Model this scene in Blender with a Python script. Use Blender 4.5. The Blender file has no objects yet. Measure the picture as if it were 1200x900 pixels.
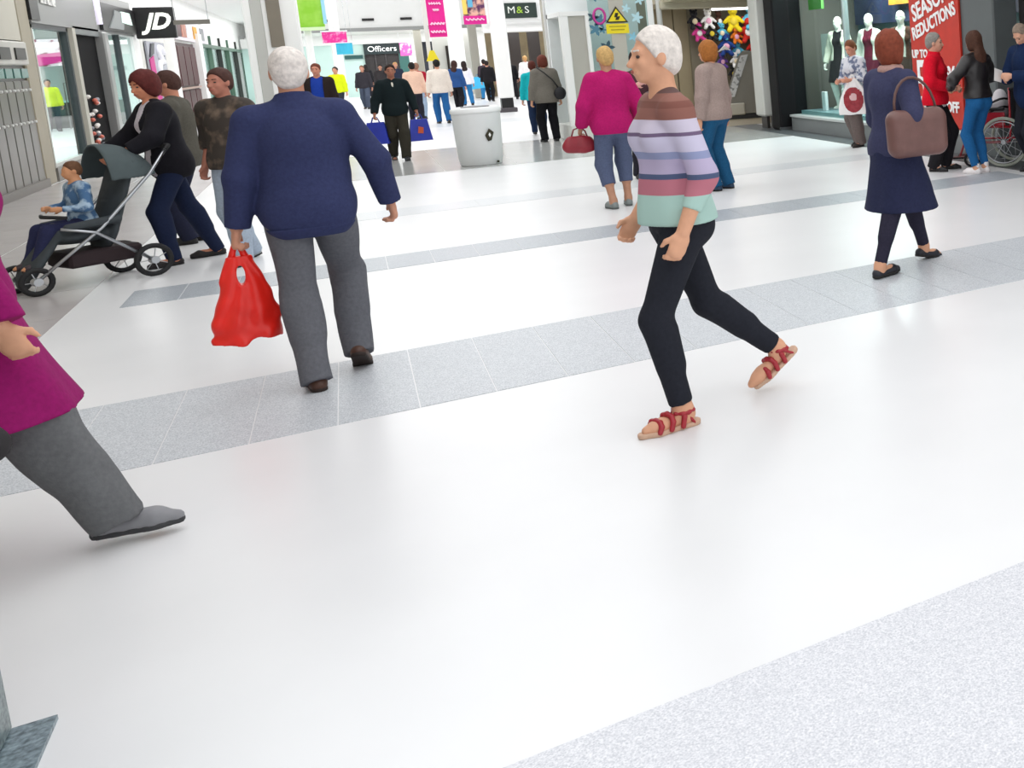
import bpy, math, random
import numpy as np
from mathutils import Vector, Matrix
random.seed(4); np.random.seed(4)
S = bpy.context.scene
COL = S.collection
PI = math.pi

# ------------------------------------------------------------------ camera
F_PX, YAW, PITCH, ROLL, CX, CY, EYE = 1183.0, .585, .135, .050, 1197.5, 198.6, 1.6
cam = bpy.data.objects.new('camera', bpy.data.cameras.new('camera')); COL.objects.link(cam)
fw = Vector((math.sin(YAW)*math.cos(PITCH), math.cos(YAW)*math.cos(PITCH), -math.sin(PITCH)))
rt = Vector((math.cos(YAW), -math.sin(YAW), 0)); dn = fw.cross(rt)
r2 = rt*math.cos(ROLL)+dn*math.sin(ROLL); d2 = -rt*math.sin(ROLL)+dn*math.cos(ROLL)
M = Matrix((r2, -d2, -fw)).transposed().to_4x4(); M.translation = (0, 0, EYE)
cam.matrix_world = M
cam.data.sensor_width = 36; cam.data.sensor_fit = 'HORIZONTAL'
cam.data.lens = 36*F_PX/1200
cam.data.shift_x = (600-CX)/1200; cam.data.shift_y = (CY-450)/1200
cam.data.clip_start = .05; cam.data.clip_end = 300
S.camera = cam

# ------------------------------------------------------------------ world, lights, exposure
W = bpy.data.worlds.new('overcast'); S.world = W; W.use_nodes = True
W.node_tree.nodes['Background'].inputs[0].default_value = (.97, .985, 1, 1)
W.node_tree.nodes['Background'].inputs[1].default_value = 1.35
S.view_settings.view_transform = 'Standard'; S.view_settings.look = 'None'
S.view_settings.exposure = -.15; S.view_settings.gamma = 1; S.view_settings.use_curve_mapping = False

def area(name, loc, sx, sy, power, rot=(0, 0, 0), col=(1, 1, 1)):
    l = bpy.data.lights.new(name, 'AREA'); l.shape = 'RECTANGLE'; l.size = sx; l.size_y = sy
    l.energy = power; l.color = col
    o = bpy.data.objects.new(name, l); COL.objects.link(o); o.location = loc; o.rotation_euler = rot
    return o
area('roof_fill', (1.2, 8, 6.4), 6, 16, 260)  # added area light, unseen, standing for daylight from the roof
area('roof_fill', (1.2, 32, 6.4), 6, 26, 620)  # second added overhead light, for the far part of the aisle
area('toy_shop_lamp', (7.4, 22.6, 2.52), 2.5, 1.6, 38)
area('fashion_shop_fill', (7.6, 15.6, 2.9), .8, 4, 230)  # added fill without a fixture, makes the window mannequins visible
area('sports_shop_fill', (-7.8, 34, 3.85), 7, 24, 1300)  # added fill to brighten the interior behind the left glass
area('sports_shop_fill', (-7.8, 59, 3.85), 6, 12, 500)  # another added fill, keeps the far-left windows from going dark
area('left_soffit_fill', (-2.8, 40, 3.85), 1.2, 40, 420)  # added fill under the soffit, lifts the dark upper left zone
area('store_fill', (6.2, 44.4, 2.88), 2, 2.5, 90)  # added fill below the low ceiling by the store doors
area('far_shop_fill', (3.0, 57, 3.08), 9, 8, 520)  # added fill that lightens the turquoise wall and the far zone

# ------------------------------------------------------------------ materials
def lin(h):
    h = h.lstrip('#'); c = [int(h[i:i+2], 16)/255 for i in (0, 2, 4)]
    return tuple(x/12.92 if x <= .04045 else ((x+.055)/1.055)**2.4 for x in c)+(1,)
MC = {}
def mat(h, rough=.6, var=0., scale=30., bump=0., metal=0., spec=.5, coat=0., kind='noise', emit=0., h2=None, th=(.4, .6)):
    key = (h, rough, var, scale, bump, metal, spec, coat, kind, emit, h2, th)
    if key in MC: return MC[key]
    m = bpy.data.materials.new('mat_'+h.strip('#')); m.use_nodes = True; MC[key] = m
    nt = m.node_tree; b = nt.nodes['Principled BSDF']; c = lin(h)
    b.inputs['Base Color'].default_value = c; b.inputs['Roughness'].default_value = rough
    b.inputs['Metallic'].default_value = metal; b.inputs['Specular IOR Level'].default_value = spec
    b.inputs['Coat Weight'].default_value = coat
    if emit: b.inputs['Emission Color'].default_value = c; b.inputs['Emission Strength'].default_value = emit
    tc = nt.nodes.new('ShaderNodeTexCoord'); out = tc.outputs['Object']
    n = nt.nodes.new('ShaderNodeTexVoronoi' if kind == 'voronoi' else 'ShaderNodeTexNoise')
    n.inputs['Scale'].default_value = scale; nt.links.new(out, n.inputs['Vector'])
    if kind != 'voronoi': n.inputs['Detail'].default_value = 3
    fac = n.outputs[0]
    if h2 or var:
        r = nt.nodes.new('ShaderNodeValToRGB'); nt.links.new(fac, r.inputs[0])
        e = r.color_ramp.elements
        e[0].position, e[1].position = th if h2 else (.25, .75)
        e[0].color = tuple(x*(1-var) for x in c[:3])+(1,) if not h2 else c
        e[1].color = tuple(min(1, x*(1+var)) for x in c[:3])+(1,) if not h2 else lin(h2)
        nt.links.new(r.outputs[0], b.inputs['Base Color'])
    if bump:
        bp = nt.nodes.new('ShaderNodeBump'); bp.inputs['Strength'].default_value = bump
        bp.inputs['Distance'].default_value = .01
        nt.links.new(fac, bp.inputs['Height']); nt.links.new(bp.outputs[0], b.inputs['Normal'])
    return m
def cloth(h, var=.12, scale=60): return mat(h, .9, var, scale, .15, spec=.2)
def skin(h='#d9a282'): return mat(h, .55, .06, 25, .03, spec=.35)
def metal(h='#b9babb', r=.3): return mat(h, r, .04, 8, 0, 1.)
def bands(stops, rough=.85):
    """horizontal woven bands along the garment's own height"""
    m = bpy.data.materials.new('banded_fabric'); m.use_nodes = True; nt = m.node_tree
    b = nt.nodes['Principled BSDF']; b.inputs['Roughness'].default_value = rough
    tc = nt.nodes.new('ShaderNodeTexCoord'); sp = nt.nodes.new('ShaderNodeSeparateXYZ'); mr = nt.nodes.new('ShaderNodeMapRange')
    nt.links.new(tc.outputs['Object'], sp.inputs[0]); nt.links.new(sp.outputs[2], mr.inputs[0])
    mr.inputs[1].default_value = .7; mr.inputs[2].default_value = 1.5
    r = nt.nodes.new('ShaderNodeValToRGB'); r.color_ramp.interpolation = 'CONSTANT'; nt.links.new(mr.outputs[0], r.inputs[0])
    e = r.color_ramp.elements
    while len(e) < len(stops): e.new(.5)
    for i, (z, h) in enumerate(stops): e[i].position = (z-.7)/.8; e[i].color = lin(h)
    nt.links.new(r.outputs[0], b.inputs['Base Color']); return m
def glass(tint='#e4efee', refl=.12):
    m = bpy.data.materials.new('shop_glass'); m.use_nodes = True; nt = m.node_tree; nt.nodes.remove(nt.nodes['Principled BSDF'])
    t = nt.nodes.new('ShaderNodeBsdfTransparent'); t.inputs[0].default_value = lin(tint)
    g = nt.nodes.new('ShaderNodeBsdfGlossy'); g.inputs['Roughness'].default_value = .02
    f = nt.nodes.new('ShaderNodeFresnel'); f.inputs[0].default_value = 1.18
    mx = nt.nodes.new('ShaderNodeMixShader'); nt.links.new(f.outputs[0], mx.inputs[0])
    ge = nt.nodes.new('ShaderNodeNewGeometry'); mu = nt.nodes.new('ShaderNodeMath'); mu.operation = 'SUBTRACT'; mu.use_clamp = True
    nt.links.new(f.outputs[0], mu.inputs[0]); nt.links.new(ge.outputs['Backfacing'], mu.inputs[1]); nt.links.new(mu.outputs[0], mx.inputs[0])
    nt.links.new(t.outputs[0], mx.inputs[1]); nt.links.new(g.outputs[0], mx.inputs[2])
    nt.links.new(mx.outputs[0], nt.nodes['Material Output'].inputs[0]); return m
GLASS = glass()
WHITE = mat('#f4f4f2', .5, .02, 2); OFFW = mat('#dcdcd6', .5, .03, 2); BLACK = mat('#161517', .35, .1, 3)
CHAR = mat('#3a3f42', .45, .06, 2); STEEL = metal('#9a9c9d', .28); CHROME = metal('#dcdee2', .12)
TAN = mat('#a39a86', .45, .06, 3); TAUPE = mat('#7d7568', .5, .05, 3); CREAM = mat('#cfc9bb', .45, .04, 3)
RUBBER = mat('#1b1b1d', .7); SILV = metal('#c9cccf', .35)

# ------------------------------------------------------------------ object helpers
def tag(o, label=None, cat=None, group=None, kind=None):
    if label: o['label'] = label
    if cat: o['category'] = cat
    if group: o['group'] = group
    if kind: o['kind'] = kind
    return o
def link(name, me, m, parent=None, loc=None, smooth=False):
    o = bpy.data.objects.new(name, me); COL.objects.link(o)
    if m is not None and not me.materials: me.materials.append(m)
    if parent: o.parent = parent
    if loc: o.location = loc
    if smooth: me.polygons.foreach_set('use_smooth', [True]*len(me.polygons))
    return o
def thing(name, label, cat, loc=(0, 0, 0), rz=0, group=None):
    o = bpy.data.objects.new(name, None); COL.objects.link(o); o.location = loc; o.rotation_euler = (0, 0, rz)
    o.empty_display_size = .1
    return tag(o, label, cat, group)
def mesh(vs, fs, name='m'):
    me = bpy.data.meshes.new(name); me.from_pydata(vs, [], fs); me.update(); return me
class MB:
    def __init__(s): s.v = []; s.f = []
    def add(s, vs, fs):
        n = len(s.v); s.v += [tuple(v) for v in vs]; s.f += [tuple(i+n for i in f) for f in fs]; return s
    def box(s, x0, x1, y0, y1, z0, z1, c=0):
        if not c:
            vs = [(x, y, z) for z in (z0, z1) for x, y in ((x0, y0), (x1, y0), (x1, y1), (x0, y1))]
            return s.add(vs, [(3, 2, 1, 0), (4, 5, 6, 7), (0, 1, 5, 4), (1, 2, 6, 5), (2, 3, 7, 6), (3, 0, 4, 7)])
        c = min(c, (x1-x0)/3, (y1-y0)/3, (z1-z0)/3)       # chamfered
        vs = []; 
        for z, i in ((z0, c), (z0+c, 0), (z1-c, 0), (z1, c)):
            a0, a1, b0, b1 = x0+i, x1-i, y0+i, y1-i
            k = c if i == 0 else 0
            vs += [(a0+k, b0, z), (a1-k, b0, z), (a1, b0+k, z), (a1, b1-k, z), (a1-k, b1, z), (a0+k, b1, z), (a0, b1-k, z), (a0, b0+k, z)]
        fs = [tuple(range(7, -1, -1)), tuple(range(24, 32))]
        for l in range(3):
            for i in range(8): fs.append((l*8+i, l*8+(i+1) % 8, (l+1)*8+(i+1) % 8, (l+1)*8+i))
        return s.add(vs, fs)
    def tube(s, pts, r, n=8, closed=False):
        pts = [Vector(p) for p in pts]; m = len(pts); rs = r if isinstance(r, (list, tuple)) else [r]*m
        vs = []; up = None
        for i, p in enumerate(pts):
            a = pts[(i-1) % m] if (i or closed) else p; b = pts[(i+1) % m] if (i < m-1 or closed) else p
            t = (b-a).normalized()
            if up is None: up = Vector((0, 0, 1)) if abs(t.z) < .9 else Vector((1, 0, 0))
            u = (up-t*up.dot(t)).normalized(); w = t.cross(u); up = u
            vs += [p+(u*math.cos(2*PI*k/n)+w*math.sin(2*PI*k/n))*rs[i] for k in range(n)]
        fs = []
        for i in range(m if closed else m-1):
            j = (i+1) % m
            for k in range(n): fs.append((i*n+k, i*n+(k+1) % n, j*n+(k+1) % n, j*n+k))
        if not closed: fs += [tuple(range(n-1, -1, -1)), tuple((m-1)*n+k for k in range(n))]
        return s.add(vs, fs)
    def lathe(s, prof, c=(0, 0, 0), n=32, axis='z'):
        vs = []
        for r, h in prof:
            for k in range(n):
                a = 2*PI*k/n; x, y = r*math.cos(a), r*math.sin(a)
                vs.append((c[0]+x, c[1]+y, c[2]+h) if axis == 'z' else (c[0]+h, c[1]+x, c[2]+y))
        fs = []
        for i in range(len(prof)-1):
            for k in range(n): fs.append((i*n+k, i*n+(k+1) % n, (i+1)*n+(k+1) % n, (i+1)*n+k))
        fs += [tuple(range(n-1, -1, -1)), tuple((len(prof)-1)*n+k for k in range(n))]
        return s.add(vs, fs)
    def prism(s, poly, d0, d1, plane='xz'):
        """poly in the given plane, extruded d0..d1 on the third axis"""
        def P(a, b, d): return {'xz': (a, d, b), 'yz': (d, a, b), 'xy': (a, b, d)}[plane]
        n = len(poly); vs = [P(a, b, d0) for a, b in poly]+[P(a, b, d1) for a, b in poly]
        return s.add(vs, [tuple(range(n)), tuple(range(2*n-1, n-1, -1))]+[(i, i+n, (i+1) % n+n, (i+1) % n) for i in range(n)])
    def build(s, name, m, parent=None, loc=None, smooth=False): 
        return link(name, mesh(s.v, s.f), m, parent, loc, smooth)
def box(name, x0, x1, y0, y1, z0, z1, m, parent=None, c=0, loc=None):
    return MB().box(x0, x1, y0, y1, z0, z1, c).build(name, m, parent, loc)
def sbox(name, *a, **k): return tag(box(name, *a, **k), kind='structure')
def text(s, size, m, parent, loc, rot, name='lettering', ext=.006, sx=1, shear=0, bold=0, align='CENTER'):
    cu = bpy.data.curves.new('t', 'FONT'); cu.body = s; cu.size = size; cu.extrude = ext; cu.align_x = align; cu.align_y = 'CENTER'
    cu.shear = shear; cu.offset = bold; cu.resolution_u = 3
    o = bpy.data.objects.new('t', cu); COL.objects.link(o)
    me = bpy.data.meshes.new_from_object(o.evaluated_get(bpy.context.evaluated_depsgraph_get()))
    bpy.data.objects.remove(o)
    t = link(name, me, m, parent, loc); t.rotation_euler = rot; t.scale = (sx, 1, 1); return t

# ------------------------------------------------------------------ signed-distance modelling (numpy surface nets)
def sdcone(P, a, b, ra, rb, flat=False, q=None, f=None):
    a = np.asarray(a, float); b = np.asarray(b, float)
    X = P-a; ab = b-a
    if q is not None:
        X = X+np.outer(X@f, f)*(1/q-1); ab = ab+(ab@f)*f*(1/q-1)
    L2 = ab@ab+1e-12; L = math.sqrt(L2); t = (X@ab)/L2; tc = np.clip(t, 0, 1)
    R = X-tc[:, None]*ab
    if flat:
        Rr = X-t[:, None]*ab; d = np.sqrt((Rr**2).sum(1))-(ra+(rb-ra)*tc)
        e = np.maximum((t-1)*L, np.where(flat == 2, -t*L, -9))
        up = np.sqrt((R**2).sum(1))-ra
        d = np.where((t < 0) & (flat != 2), up, np.maximum(d, e))
    else: d = np.sqrt((R**2).sum(1))-(ra+(rb-ra)*tc)
    return d*((1+q)/2) if q is not None else d
def sdell(P, c, r, R):
    X = (P-np.asarray(c))@R; r = np.asarray(r)
    k0 = np.sqrt(((X/r)**2).sum(1)); k1 = np.sqrt(((X/r**2)**2).sum(1))+1e-9
    return k0*(k0-1)/k1
I3 = np.eye(3)
def C(a, b, ra, rb, **k):
    a = np.array(a, float); b = np.array(b, float); m = max(ra, rb)+.09
    return (lambda P: sdcone(P, a, b, ra, rb, **k), np.minimum(a, b)-m, np.maximum(a, b)+m)
def E(c, r, R=I3):
    c = np.array(c, float); m = max(r)+.09
    return (lambda P: sdell(P, c, r, R), c-m, c+m)
def union(prims, k=.03, cuts=(), noise=None):
    def f(P):
        D = np.full(len(P), .35)
        for fn, lo, hi in prims:
            msk = np.all((P > lo) & (P < hi), 1)
            if not msk.any(): continue
            d = fn(P[msk]); o = D[msk]
            h = np.clip(.5+.5*(o-d)/k, 0, 1); D[msk] = o*(1-h)+d*h-k*h*(1-h)
        if noise is not None: D = D+noise(P)
        for c in cuts: D = np.maximum(D, c(P))
        return D
    lo = np.min([p[1] for p in prims], 0)+.05; hi = np.max([p[2] for p in prims], 0)-.05
    return f, lo, hi
def plane(n, d): 
    n = np.array(n, float); n /= np.linalg.norm(n)
    return lambda P: P@n-d
def poly(F, h):
    """surface nets on a sparse grid"""
    f, lo, hi = F; B = 4; lo = np.array(lo)-h*2
    nb = np.ceil((np.array(hi)+h*2-lo)/(h*B)).astype(int)+1
    g = np.stack(np.meshgrid(*[np.arange(n) for n in nb], indexing='ij'), -1).reshape(-1, 3)
    c = lo+(g+.5)*B*h; dc = f(c)
    act = np.abs(dc) < B*h*.87*1.5+h
    V = np.where(dc > 0, 1., -1.).reshape(nb)
    V = V.repeat(B, 0).repeat(B, 1).repeat(B, 2)*h*5
    o = np.stack(np.meshgrid(*[np.arange(B)]*3, indexing='ij'), -1).reshape(-1, 3)
    idx = (g[act][:, None]*B+o).reshape(-1, 3)
    V[idx[:, 0], idx[:, 1], idx[:, 2]] = f(lo+idx*h)
    s = V < 0; c8 = s[:-1, :-1, :-1].astype(np.int8)
    cs = [(i, j, k) for i in (0, 1) for j in (0, 1) for k in (0, 1)]
    n = np.array(V.shape)-1
    sm = sum(s[i:n[0]+i, j:n[1]+j, k:n[2]+k].astype(np.int8) for i, j, k in cs)
    A = np.argwhere((sm > 0) & (sm < 8))
    if not len(A): return np.zeros((0, 3)), np.zeros((0, 4), int)
    cv = {c: V[A[:, 0]+c[0], A[:, 1]+c[1], A[:, 2]+c[2]] for c in cs}
    acc = np.zeros((len(A), 3)); cnt = np.zeros(len(A))
    for ca in cs:
        for ax in range(3):
            if ca[ax]: continue
            cb = list(ca); cb[ax] = 1; cb = tuple(cb)
            va, vb = cv[ca], cv[cb]; x = (va < 0) != (vb < 0); t = va/(va-vb+1e-20)
            pt = np.tile(np.array(ca, float), (len(A), 1)); pt[:, ax] = t
            acc[x] += pt[x]; cnt[x] += 1
    vs = lo+(A+acc/cnt[:, None])*h
    vid = np.full(tuple(n), -1); vid[A[:, 0], A[:, 1], A[:, 2]] = np.arange(len(A))
    fs = []
    for ax in range(3):
        sl = [slice(1, n[i]) for i in range(3)]; sl[ax] = slice(0, n[ax]); a = s[tuple(sl)]
        sh = list(sl); sh[ax] = slice(1, n[ax]+1); b = s[tuple(sh)]
        e = np.argwhere(a != b); 
        if not len(e): continue
        off = np.array([1, 1, 1]); off[ax] = 0; e2 = e+off
        u, w = [(1, 2), (2, 0), (0, 1)][ax]
        def at(du, dw):
            q = e2.copy(); q[:, u] -= du; q[:, w] -= dw; return vid[q[:, 0], q[:, 1], q[:, 2]]
        Q = np.stack([at(1, 1), at(0, 1), at(0, 0), at(1, 0)], 1)
        fl = b[e[:, 0], e[:, 1], e[:, 2]]; Q[fl] = Q[fl][:, ::-1]
        fs.append(Q)
    return vs, np.concatenate(fs)
def sdmesh(name, F, h, m, parent=None, extra=()):
    vs, fs = poly(F, h)
    for G, hh in extra:
        v2, f2 = poly(G, hh); fs = np.concatenate([fs, f2+len(vs)]); vs = np.concatenate([vs, v2])
    me = bpy.data.meshes.new(name); nv, nf = len(vs), len(fs)
    me.vertices.add(nv); me.vertices.foreach_set('co', vs.ravel().astype(np.float32))
    me.loops.add(nf*4); me.loops.foreach_set('vertex_index', fs.ravel().astype(np.int32))
    me.polygons.add(nf); me.polygons.foreach_set('loop_start', np.arange(0, nf*4, 4, dtype=np.int32))
    me.polygons.foreach_set('loop_total', np.full(nf, 4, dtype=np.int32))
    me.polygons.foreach_set('use_smooth', np.ones(nf, dtype=bool))
    me.update(calc_edges=True); me.validate()
    return link(name, me, m, parent)
def softbox(hx, hy, hz, r, n=None):
    def f(P):
        q = np.abs(P-np.array((0, 0, hz)))-np.array((hx-r, hy-r, hz-r)); d = np.sqrt((np.maximum(q, 0)**2).sum(1))+np.minimum(q.max(1), 0)-r
        return d+(n(P) if n else 0)
    return f, np.array((-hx-.02, -hy-.02, -.02)), np.array((hx+.02, hy+.02, 2*hz+.02))
def folds(amp, f=22, seed=0):
    r = np.random.RandomState(seed); D = r.normal(size=(5, 3)); D /= np.linalg.norm(D, axis=1)[:, None]; D[:, 2] *= .45; ph = r.rand(5)*6
    def g(P):
        w = np.sin(P@D[0]*f*.6+ph[0])*1.5
        return amp*(np.sin(P@D[1]*f+w+ph[1])*.5+np.sin(P@D[2]*f*1.7+w*1.3+ph[2])*.3+np.sin(P@D[3]*f*2.9+ph[3]+w)*.2)
    return g

# ------------------------------------------------------------------ people
def rotm(rx=0, ry=0, rz=0):
    return np.array((Matrix.Rotation(rz, 3, 'Z') @ Matrix.Rotation(ry, 3, 'Y') @ Matrix.Rotation(rx, 3, 'X')))
def ik(a, b, l1, l2, pole):
    a = np.array(a, float); b = np.array(b, float); d = b-a; L = np.linalg.norm(d)
    if L > (l1+l2)*.999: b = a+d/L*(l1+l2)*.999; d = b-a; L = (l1+l2)*.999
    u = d/L; x = (l1*l1-l2*l2+L*L)/(2*L); hgt = math.sqrt(max(l1*l1-x*x, 0))
    p = np.array(pole, float); p = p-u*(p@u); p /= np.linalg.norm(p)+1e-9
    return a+u*x+p*hgt, b
def hand_prims(w, d, n, side, s, curl, k=1.):
    """w wrist, d direction of the hand, n palm normal, side: thumb direction"""
    P = [C(w-d*.02*s, w+d*.035*s, .026*s, .034*s, q=.62, f=n), C(w+d*.03*s, w+d*.075*s, .037*s, .036*s, q=.5, f=n)]
    for i, (o, L) in enumerate(((.027, .068), (.010, .078), (-.008, .073), (-.025, .058))):
        b = w+d*.085*s+side*o*s; c1 = curl*(1+.12*i); L *= s
        d1 = d*math.cos(c1*.6)+n*math.sin(c1*.6); d2 = d*math.cos(c1*1.5)+n*math.sin(c1*1.5); d3 = d*math.cos(c1*2.2)+n*math.sin(c1*2.2)
        p1 = b+d1*L*.45; p2 = p1+d2*L*.32; p3 = p2+d3*L*.23
        P += [C(b-d*.02*s, p1, .0095*s*k, .009*s*k), C(p1, p2, .009*s*k, .0083*s*k), C(p2, p3, .0083*s*k, .007*s*k)]
    t0 = w+d*.03*s+side*.028*s; t1 = t0+(d*.6+side*.7)*.034*s+n*.012*s; t2 = t1+(d*.85+side*.2+n*.4)*.03*s
    P += [C(w+d*.02*s+side*.012*s, t0, .016*s, .014*s), C(t0, t1, .013*s*k, .011*s*k), C(t1, t2, .011*s*k, .008*s*k)]
    return P

def person(X, Y, face, label, h=1.68, res=.011, skn='#d9a282', hair=('short', '#5b4030'), build=1., female=False, belly=0.,
           pelvis=(0, 0, None), lean=(0, 0), twist=0, head=(0, 0), feet=None, hands=None, poles=None, curl=.9, hipw=1.,
           wear=(), shoes=('shoe', '#222222'), face_parts=True, name='person', cat='person', group=None, z=0, root=None):
    s = h/1.70; r = root or thing(name, label, cat, (X, Y, z), face, group)
    feet = feet or [(-.1, .02, 0, .12, 0), (.1, -.02, 0, -.12, 0)]           # x, y, lift, yaw, pitch
    pz = pelvis[2] if pelvis[2] is not None else .90*s
    pv = np.array((pelvis[0], pelvis[1], pz)); T = rotm(-lean[0], lean[1], 0); Tt = rotm(-lean[0], lean[1], twist)
    up = T@np.array((0, 0, 1.)); fwd = Tt@np.array((0, 1., 0)); rgt = Tt@np.array((1., 0, 0))
    b = build
    nb = pv+up*.545*s; sw = (.150 if female else .172)*s*(.6+.4*b)
    sh = [nb-up*.085*s+rgt*sw*q for q in (-1, 1)]
    hp = [pv+np.array((q*.088*s*hipw, 0, -.02*s)) for q in (-1, 1)]
    kn, an, fd = [], [], []
    for i in (0, 1):
        fx, fy, lift, yaw, pit = feet[i]
        d = np.array((-math.sin(yaw), math.cos(yaw), 0.)); dd = d*math.cos(pit)-np.array((0, 0, math.sin(pit)))
        a = np.array((fx, fy, 0))+np.array((0, 0, .085*s+lift))
        k_, a_ = ik(hp[i], a, .425*s, .41*s, d+np.array((0, 0, .1))); kn.append(k_); an.append(a_); fd.append(dd)
    hands = hands or [(-.27*s, .03, .80*s), (.27*s, .03, .80*s)]
    poles = poles or [(-.4, -1, 0), (.4, -1, 0)]
    el, wr, hd = [], [], []
    for i in (0, 1):
        e_, w_ = ik(sh[i], hands[i], .285*s, .255*s, poles[i]); el.append(e_); wr.append(w_); u = w_-e_; hd.append(u/np.linalg.norm(u))
    Rh = rotm(0, lean[1]*.5, head[0])@rotm(head[1], 0, 0)
    hc = nb+np.array((0, .025*s, .145*s))+(Rh@np.array((0, .02, 0)))*s*(1 if abs(head[1]) > .2 else 0)
    H = lambda x, y, zz: hc+Rh@(np.array((x, y, zz))*s)
    wt = (.118 if female else .138)*b
    by = np.array((0, belly, 0))
    tor = lambda g: [E(pv+up*.03*s, ((.162*hipw*(.5+.5*b)+g)*s, (.115*b+g)*s, (.12+g)*s), T),
                     C(pv+up*.08*s, pv+up*.26*s+Tt@by*.6, (.15*(.4+.6*b)+g)*s, (wt+.01+g)*s, q=.78, f=fwd),
                     E(pv+up*.35*s, ((.155*(.4+.6*b)+g)*s, (.108*b+g)*s, (.17+g)*s), Tt),
                     C(sh[0]+rgt*.02*s, sh[1]-rgt*.02*s, (.046+g)*s, (.046+g)*s)]+[C(nb-up*.035*s+rgt*q*.03*s, sh[i]-rgt*q*.01*s, (.045+g*.7)*s, (.042+g)*s) for i, q in ((0, -1), (1, 1))]\
        + ([E(pv+up*.37*s+fwd*.072*s+rgt*q*.065*s-up*.02*s, ((.052+g)*s,)*3, I3) for q in (-1, 1)] if female else []) \
        + ([E(pv+up*.16*s+fwd*(.05+belly*.5)*s, ((.14*b+g)*s, (.10+g)*s, (.14+g)*s), T)] if belly else [])\
        + [E(pv-up*.035*s-fwd*.05*s+rgt*q*.065*s, ((.088*b+g*.7)*s, (.08+g*.7)*s, (.09+g)*s), I3) for q in (-1, 1)]
    def arms(g, t=1., flat=False, flare=0.):
        o = []
        for i in (0, 1):
            if t <= .5: o.append(C(sh[i], sh[i]+(el[i]-sh[i])*t*2, (.05+g)*s*(.6+.4*b), (.045+g+flare)*s, flat=flat))
            else:
                o += [C(sh[i], el[i], (.05+g)*s*(.6+.4*b), (.041+g)*s*(.6+.4*b)),
                      C(el[i], el[i]+(wr[i]-el[i])*(t-.5)*2, (.041+g)*s*(.6+.4*b), (.028+g+flare)*s, flat=flat)]
        return o
    def legs(g0, g1, g2, end=1., flat=False):
        o = []
        for i in (0, 1):
            o += [C(hp[i]-np.array((0, 0, .03*s)), kn[i], (.083*(.5+.5*b)+g0)*s, (.052+g1)*s)]
            if end > .5: o += [C(kn[i], kn[i]+(an[i]-kn[i])*(end-.5)*2, (.052+g1)*s, (.036+g2)*s, flat=flat)]
            if end > .8: o += [calf(i, max(g1, g2*.7)+.004)]
        return o
    def calf(i, g):
        sk = an[i]-kn[i]; sk = sk/np.linalg.norm(sk); f_ = np.append(fd[i][:2], 0.); bk = -(f_-sk*(f_@sk)); bk /= np.linalg.norm(bk)+1e-9
        return C(kn[i]+(an[i]-kn[i])*.16+bk*.014*s, kn[i]+(an[i]-kn[i])*.5+bk*.012*s, (.047+g)*s, (.038+g)*s)
    # --- body: one continuous surface
    B = tor(0)+arms(0)+legs(0, 0, 0)
    B += [C(nb-up*.05*s, hc-Rh@np.array((0, .015, .05))*s, .058*s, .052*s)]
    for i in (0, 1):
        B += [calf(i, 0)]
        f_ = fd[i]; a_ = an[i]; dz = np.array((0, 0, -.05*s))
        B += [C(a_, a_+dz*.6-f_*.02*s, .034*s, .03*s), C(a_+dz, a_+dz*1.1+f_*.12*s, .03*s, .026*s), C(a_+dz*1.1+f_*.10*s, a_+dz*1.15+f_*.165*s, .03*s, .018*s)]
    HD = [E(H(0, -.012, .03), (.073*s, .091*s, .092*s), Rh), E(H(0, .022, -.03), (.056*s, .068*s, .082*s), Rh), E(H(0, .062, -.083), (.026*s, .024*s, .02*s), Rh),
          C(H(0, .084, .012), H(0, .108, -.028), .008*s, .0125*s), C(H(-.035, .072, .028), H(.035, .072, .028), .014*s, .014*s), C(H(-.016, .088, -.058), H(.016, .088, -.058), .009*s, .009*s),
          E(H(-.03, .066, -.022), (.02*s,)*3), E(H(.03, .066, -.022), (.02*s,)*3)]
    ears = [E(H(q*.074, -.004, -.005), (.011*s, .02*s, .031*s), Rh) for q in (-1, 1)]
    hands_p = []
    for i in (0, 1):
        inn = np.array((1., 0, 0))*(1 if i == 0 else -1); n_ = inn-hd[i]*(inn@hd[i]); n_ /= np.linalg.norm(n_)+1e-9
        cr = np.cross(hd[i], n_); sd = cr if cr[1] > 0 else -cr
        hands_p += hand_prims(wr[i], hd[i], n_, sd, s, curl if not isinstance(curl, tuple) else curl[i])
    far = res > .0125
    def bodyF(P_, k1=.035):
        return P_
    fB, lo, hi = union(B, .035); fH, l2, h2 = union(HD+ears, .018); fG, l3, h3 = union(hands_p, .007)
    def fall(P): 
        d = fB(P); e = fH(P); k = .02; hh = np.clip(.5+.5*(d-e)/k, 0, 1); d = d*(1-hh)+e*hh-k*hh*(1-hh)
        return d if far else np.minimum(d, fG(P))
    o = sdmesh('body', (fall, np.minimum(np.minimum(lo, l2), l3), np.maximum(np.maximum(hi, h2), h3)), res, skin(skn), r,
               extra=[((fG, l3, h3), .009), ((fH, l2, h2), .009)] if far else ())
    # --- face details
    if face_parts:
        for q in (-1, 1):
            vs, fs = poly(union([E(H(q*.03, .0765, .006), (.014*s, .0095*s, .009*s), Rh)]), .0045)
            e = sdmesh('eye', union([E(H(q*.03, .0775, .006), (.013*s, .0095*s, .008*s), Rh)]), .0045, mat('#3a2c26', .3), r)
            sdmesh('eyebrow', union([C(H(q*.016, .088, .030), H(q*.046, .078, .032), .0055*s, .0045*s)], .005), .0045, mat(hair[1], .8) if hair[1] else skin(skn), r)
        sdmesh('mouth', union([C(H(-.022, .088, -.056), H(0, .098, -.057), .005*s, .0075*s), C(H(.022, .088, -.056), H(0, .098, -.057), .005*s, .0075*s)], .006), .0045, mat('#a4584e', .5), r)
    # --- hair
    st, hcx = hair
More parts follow.
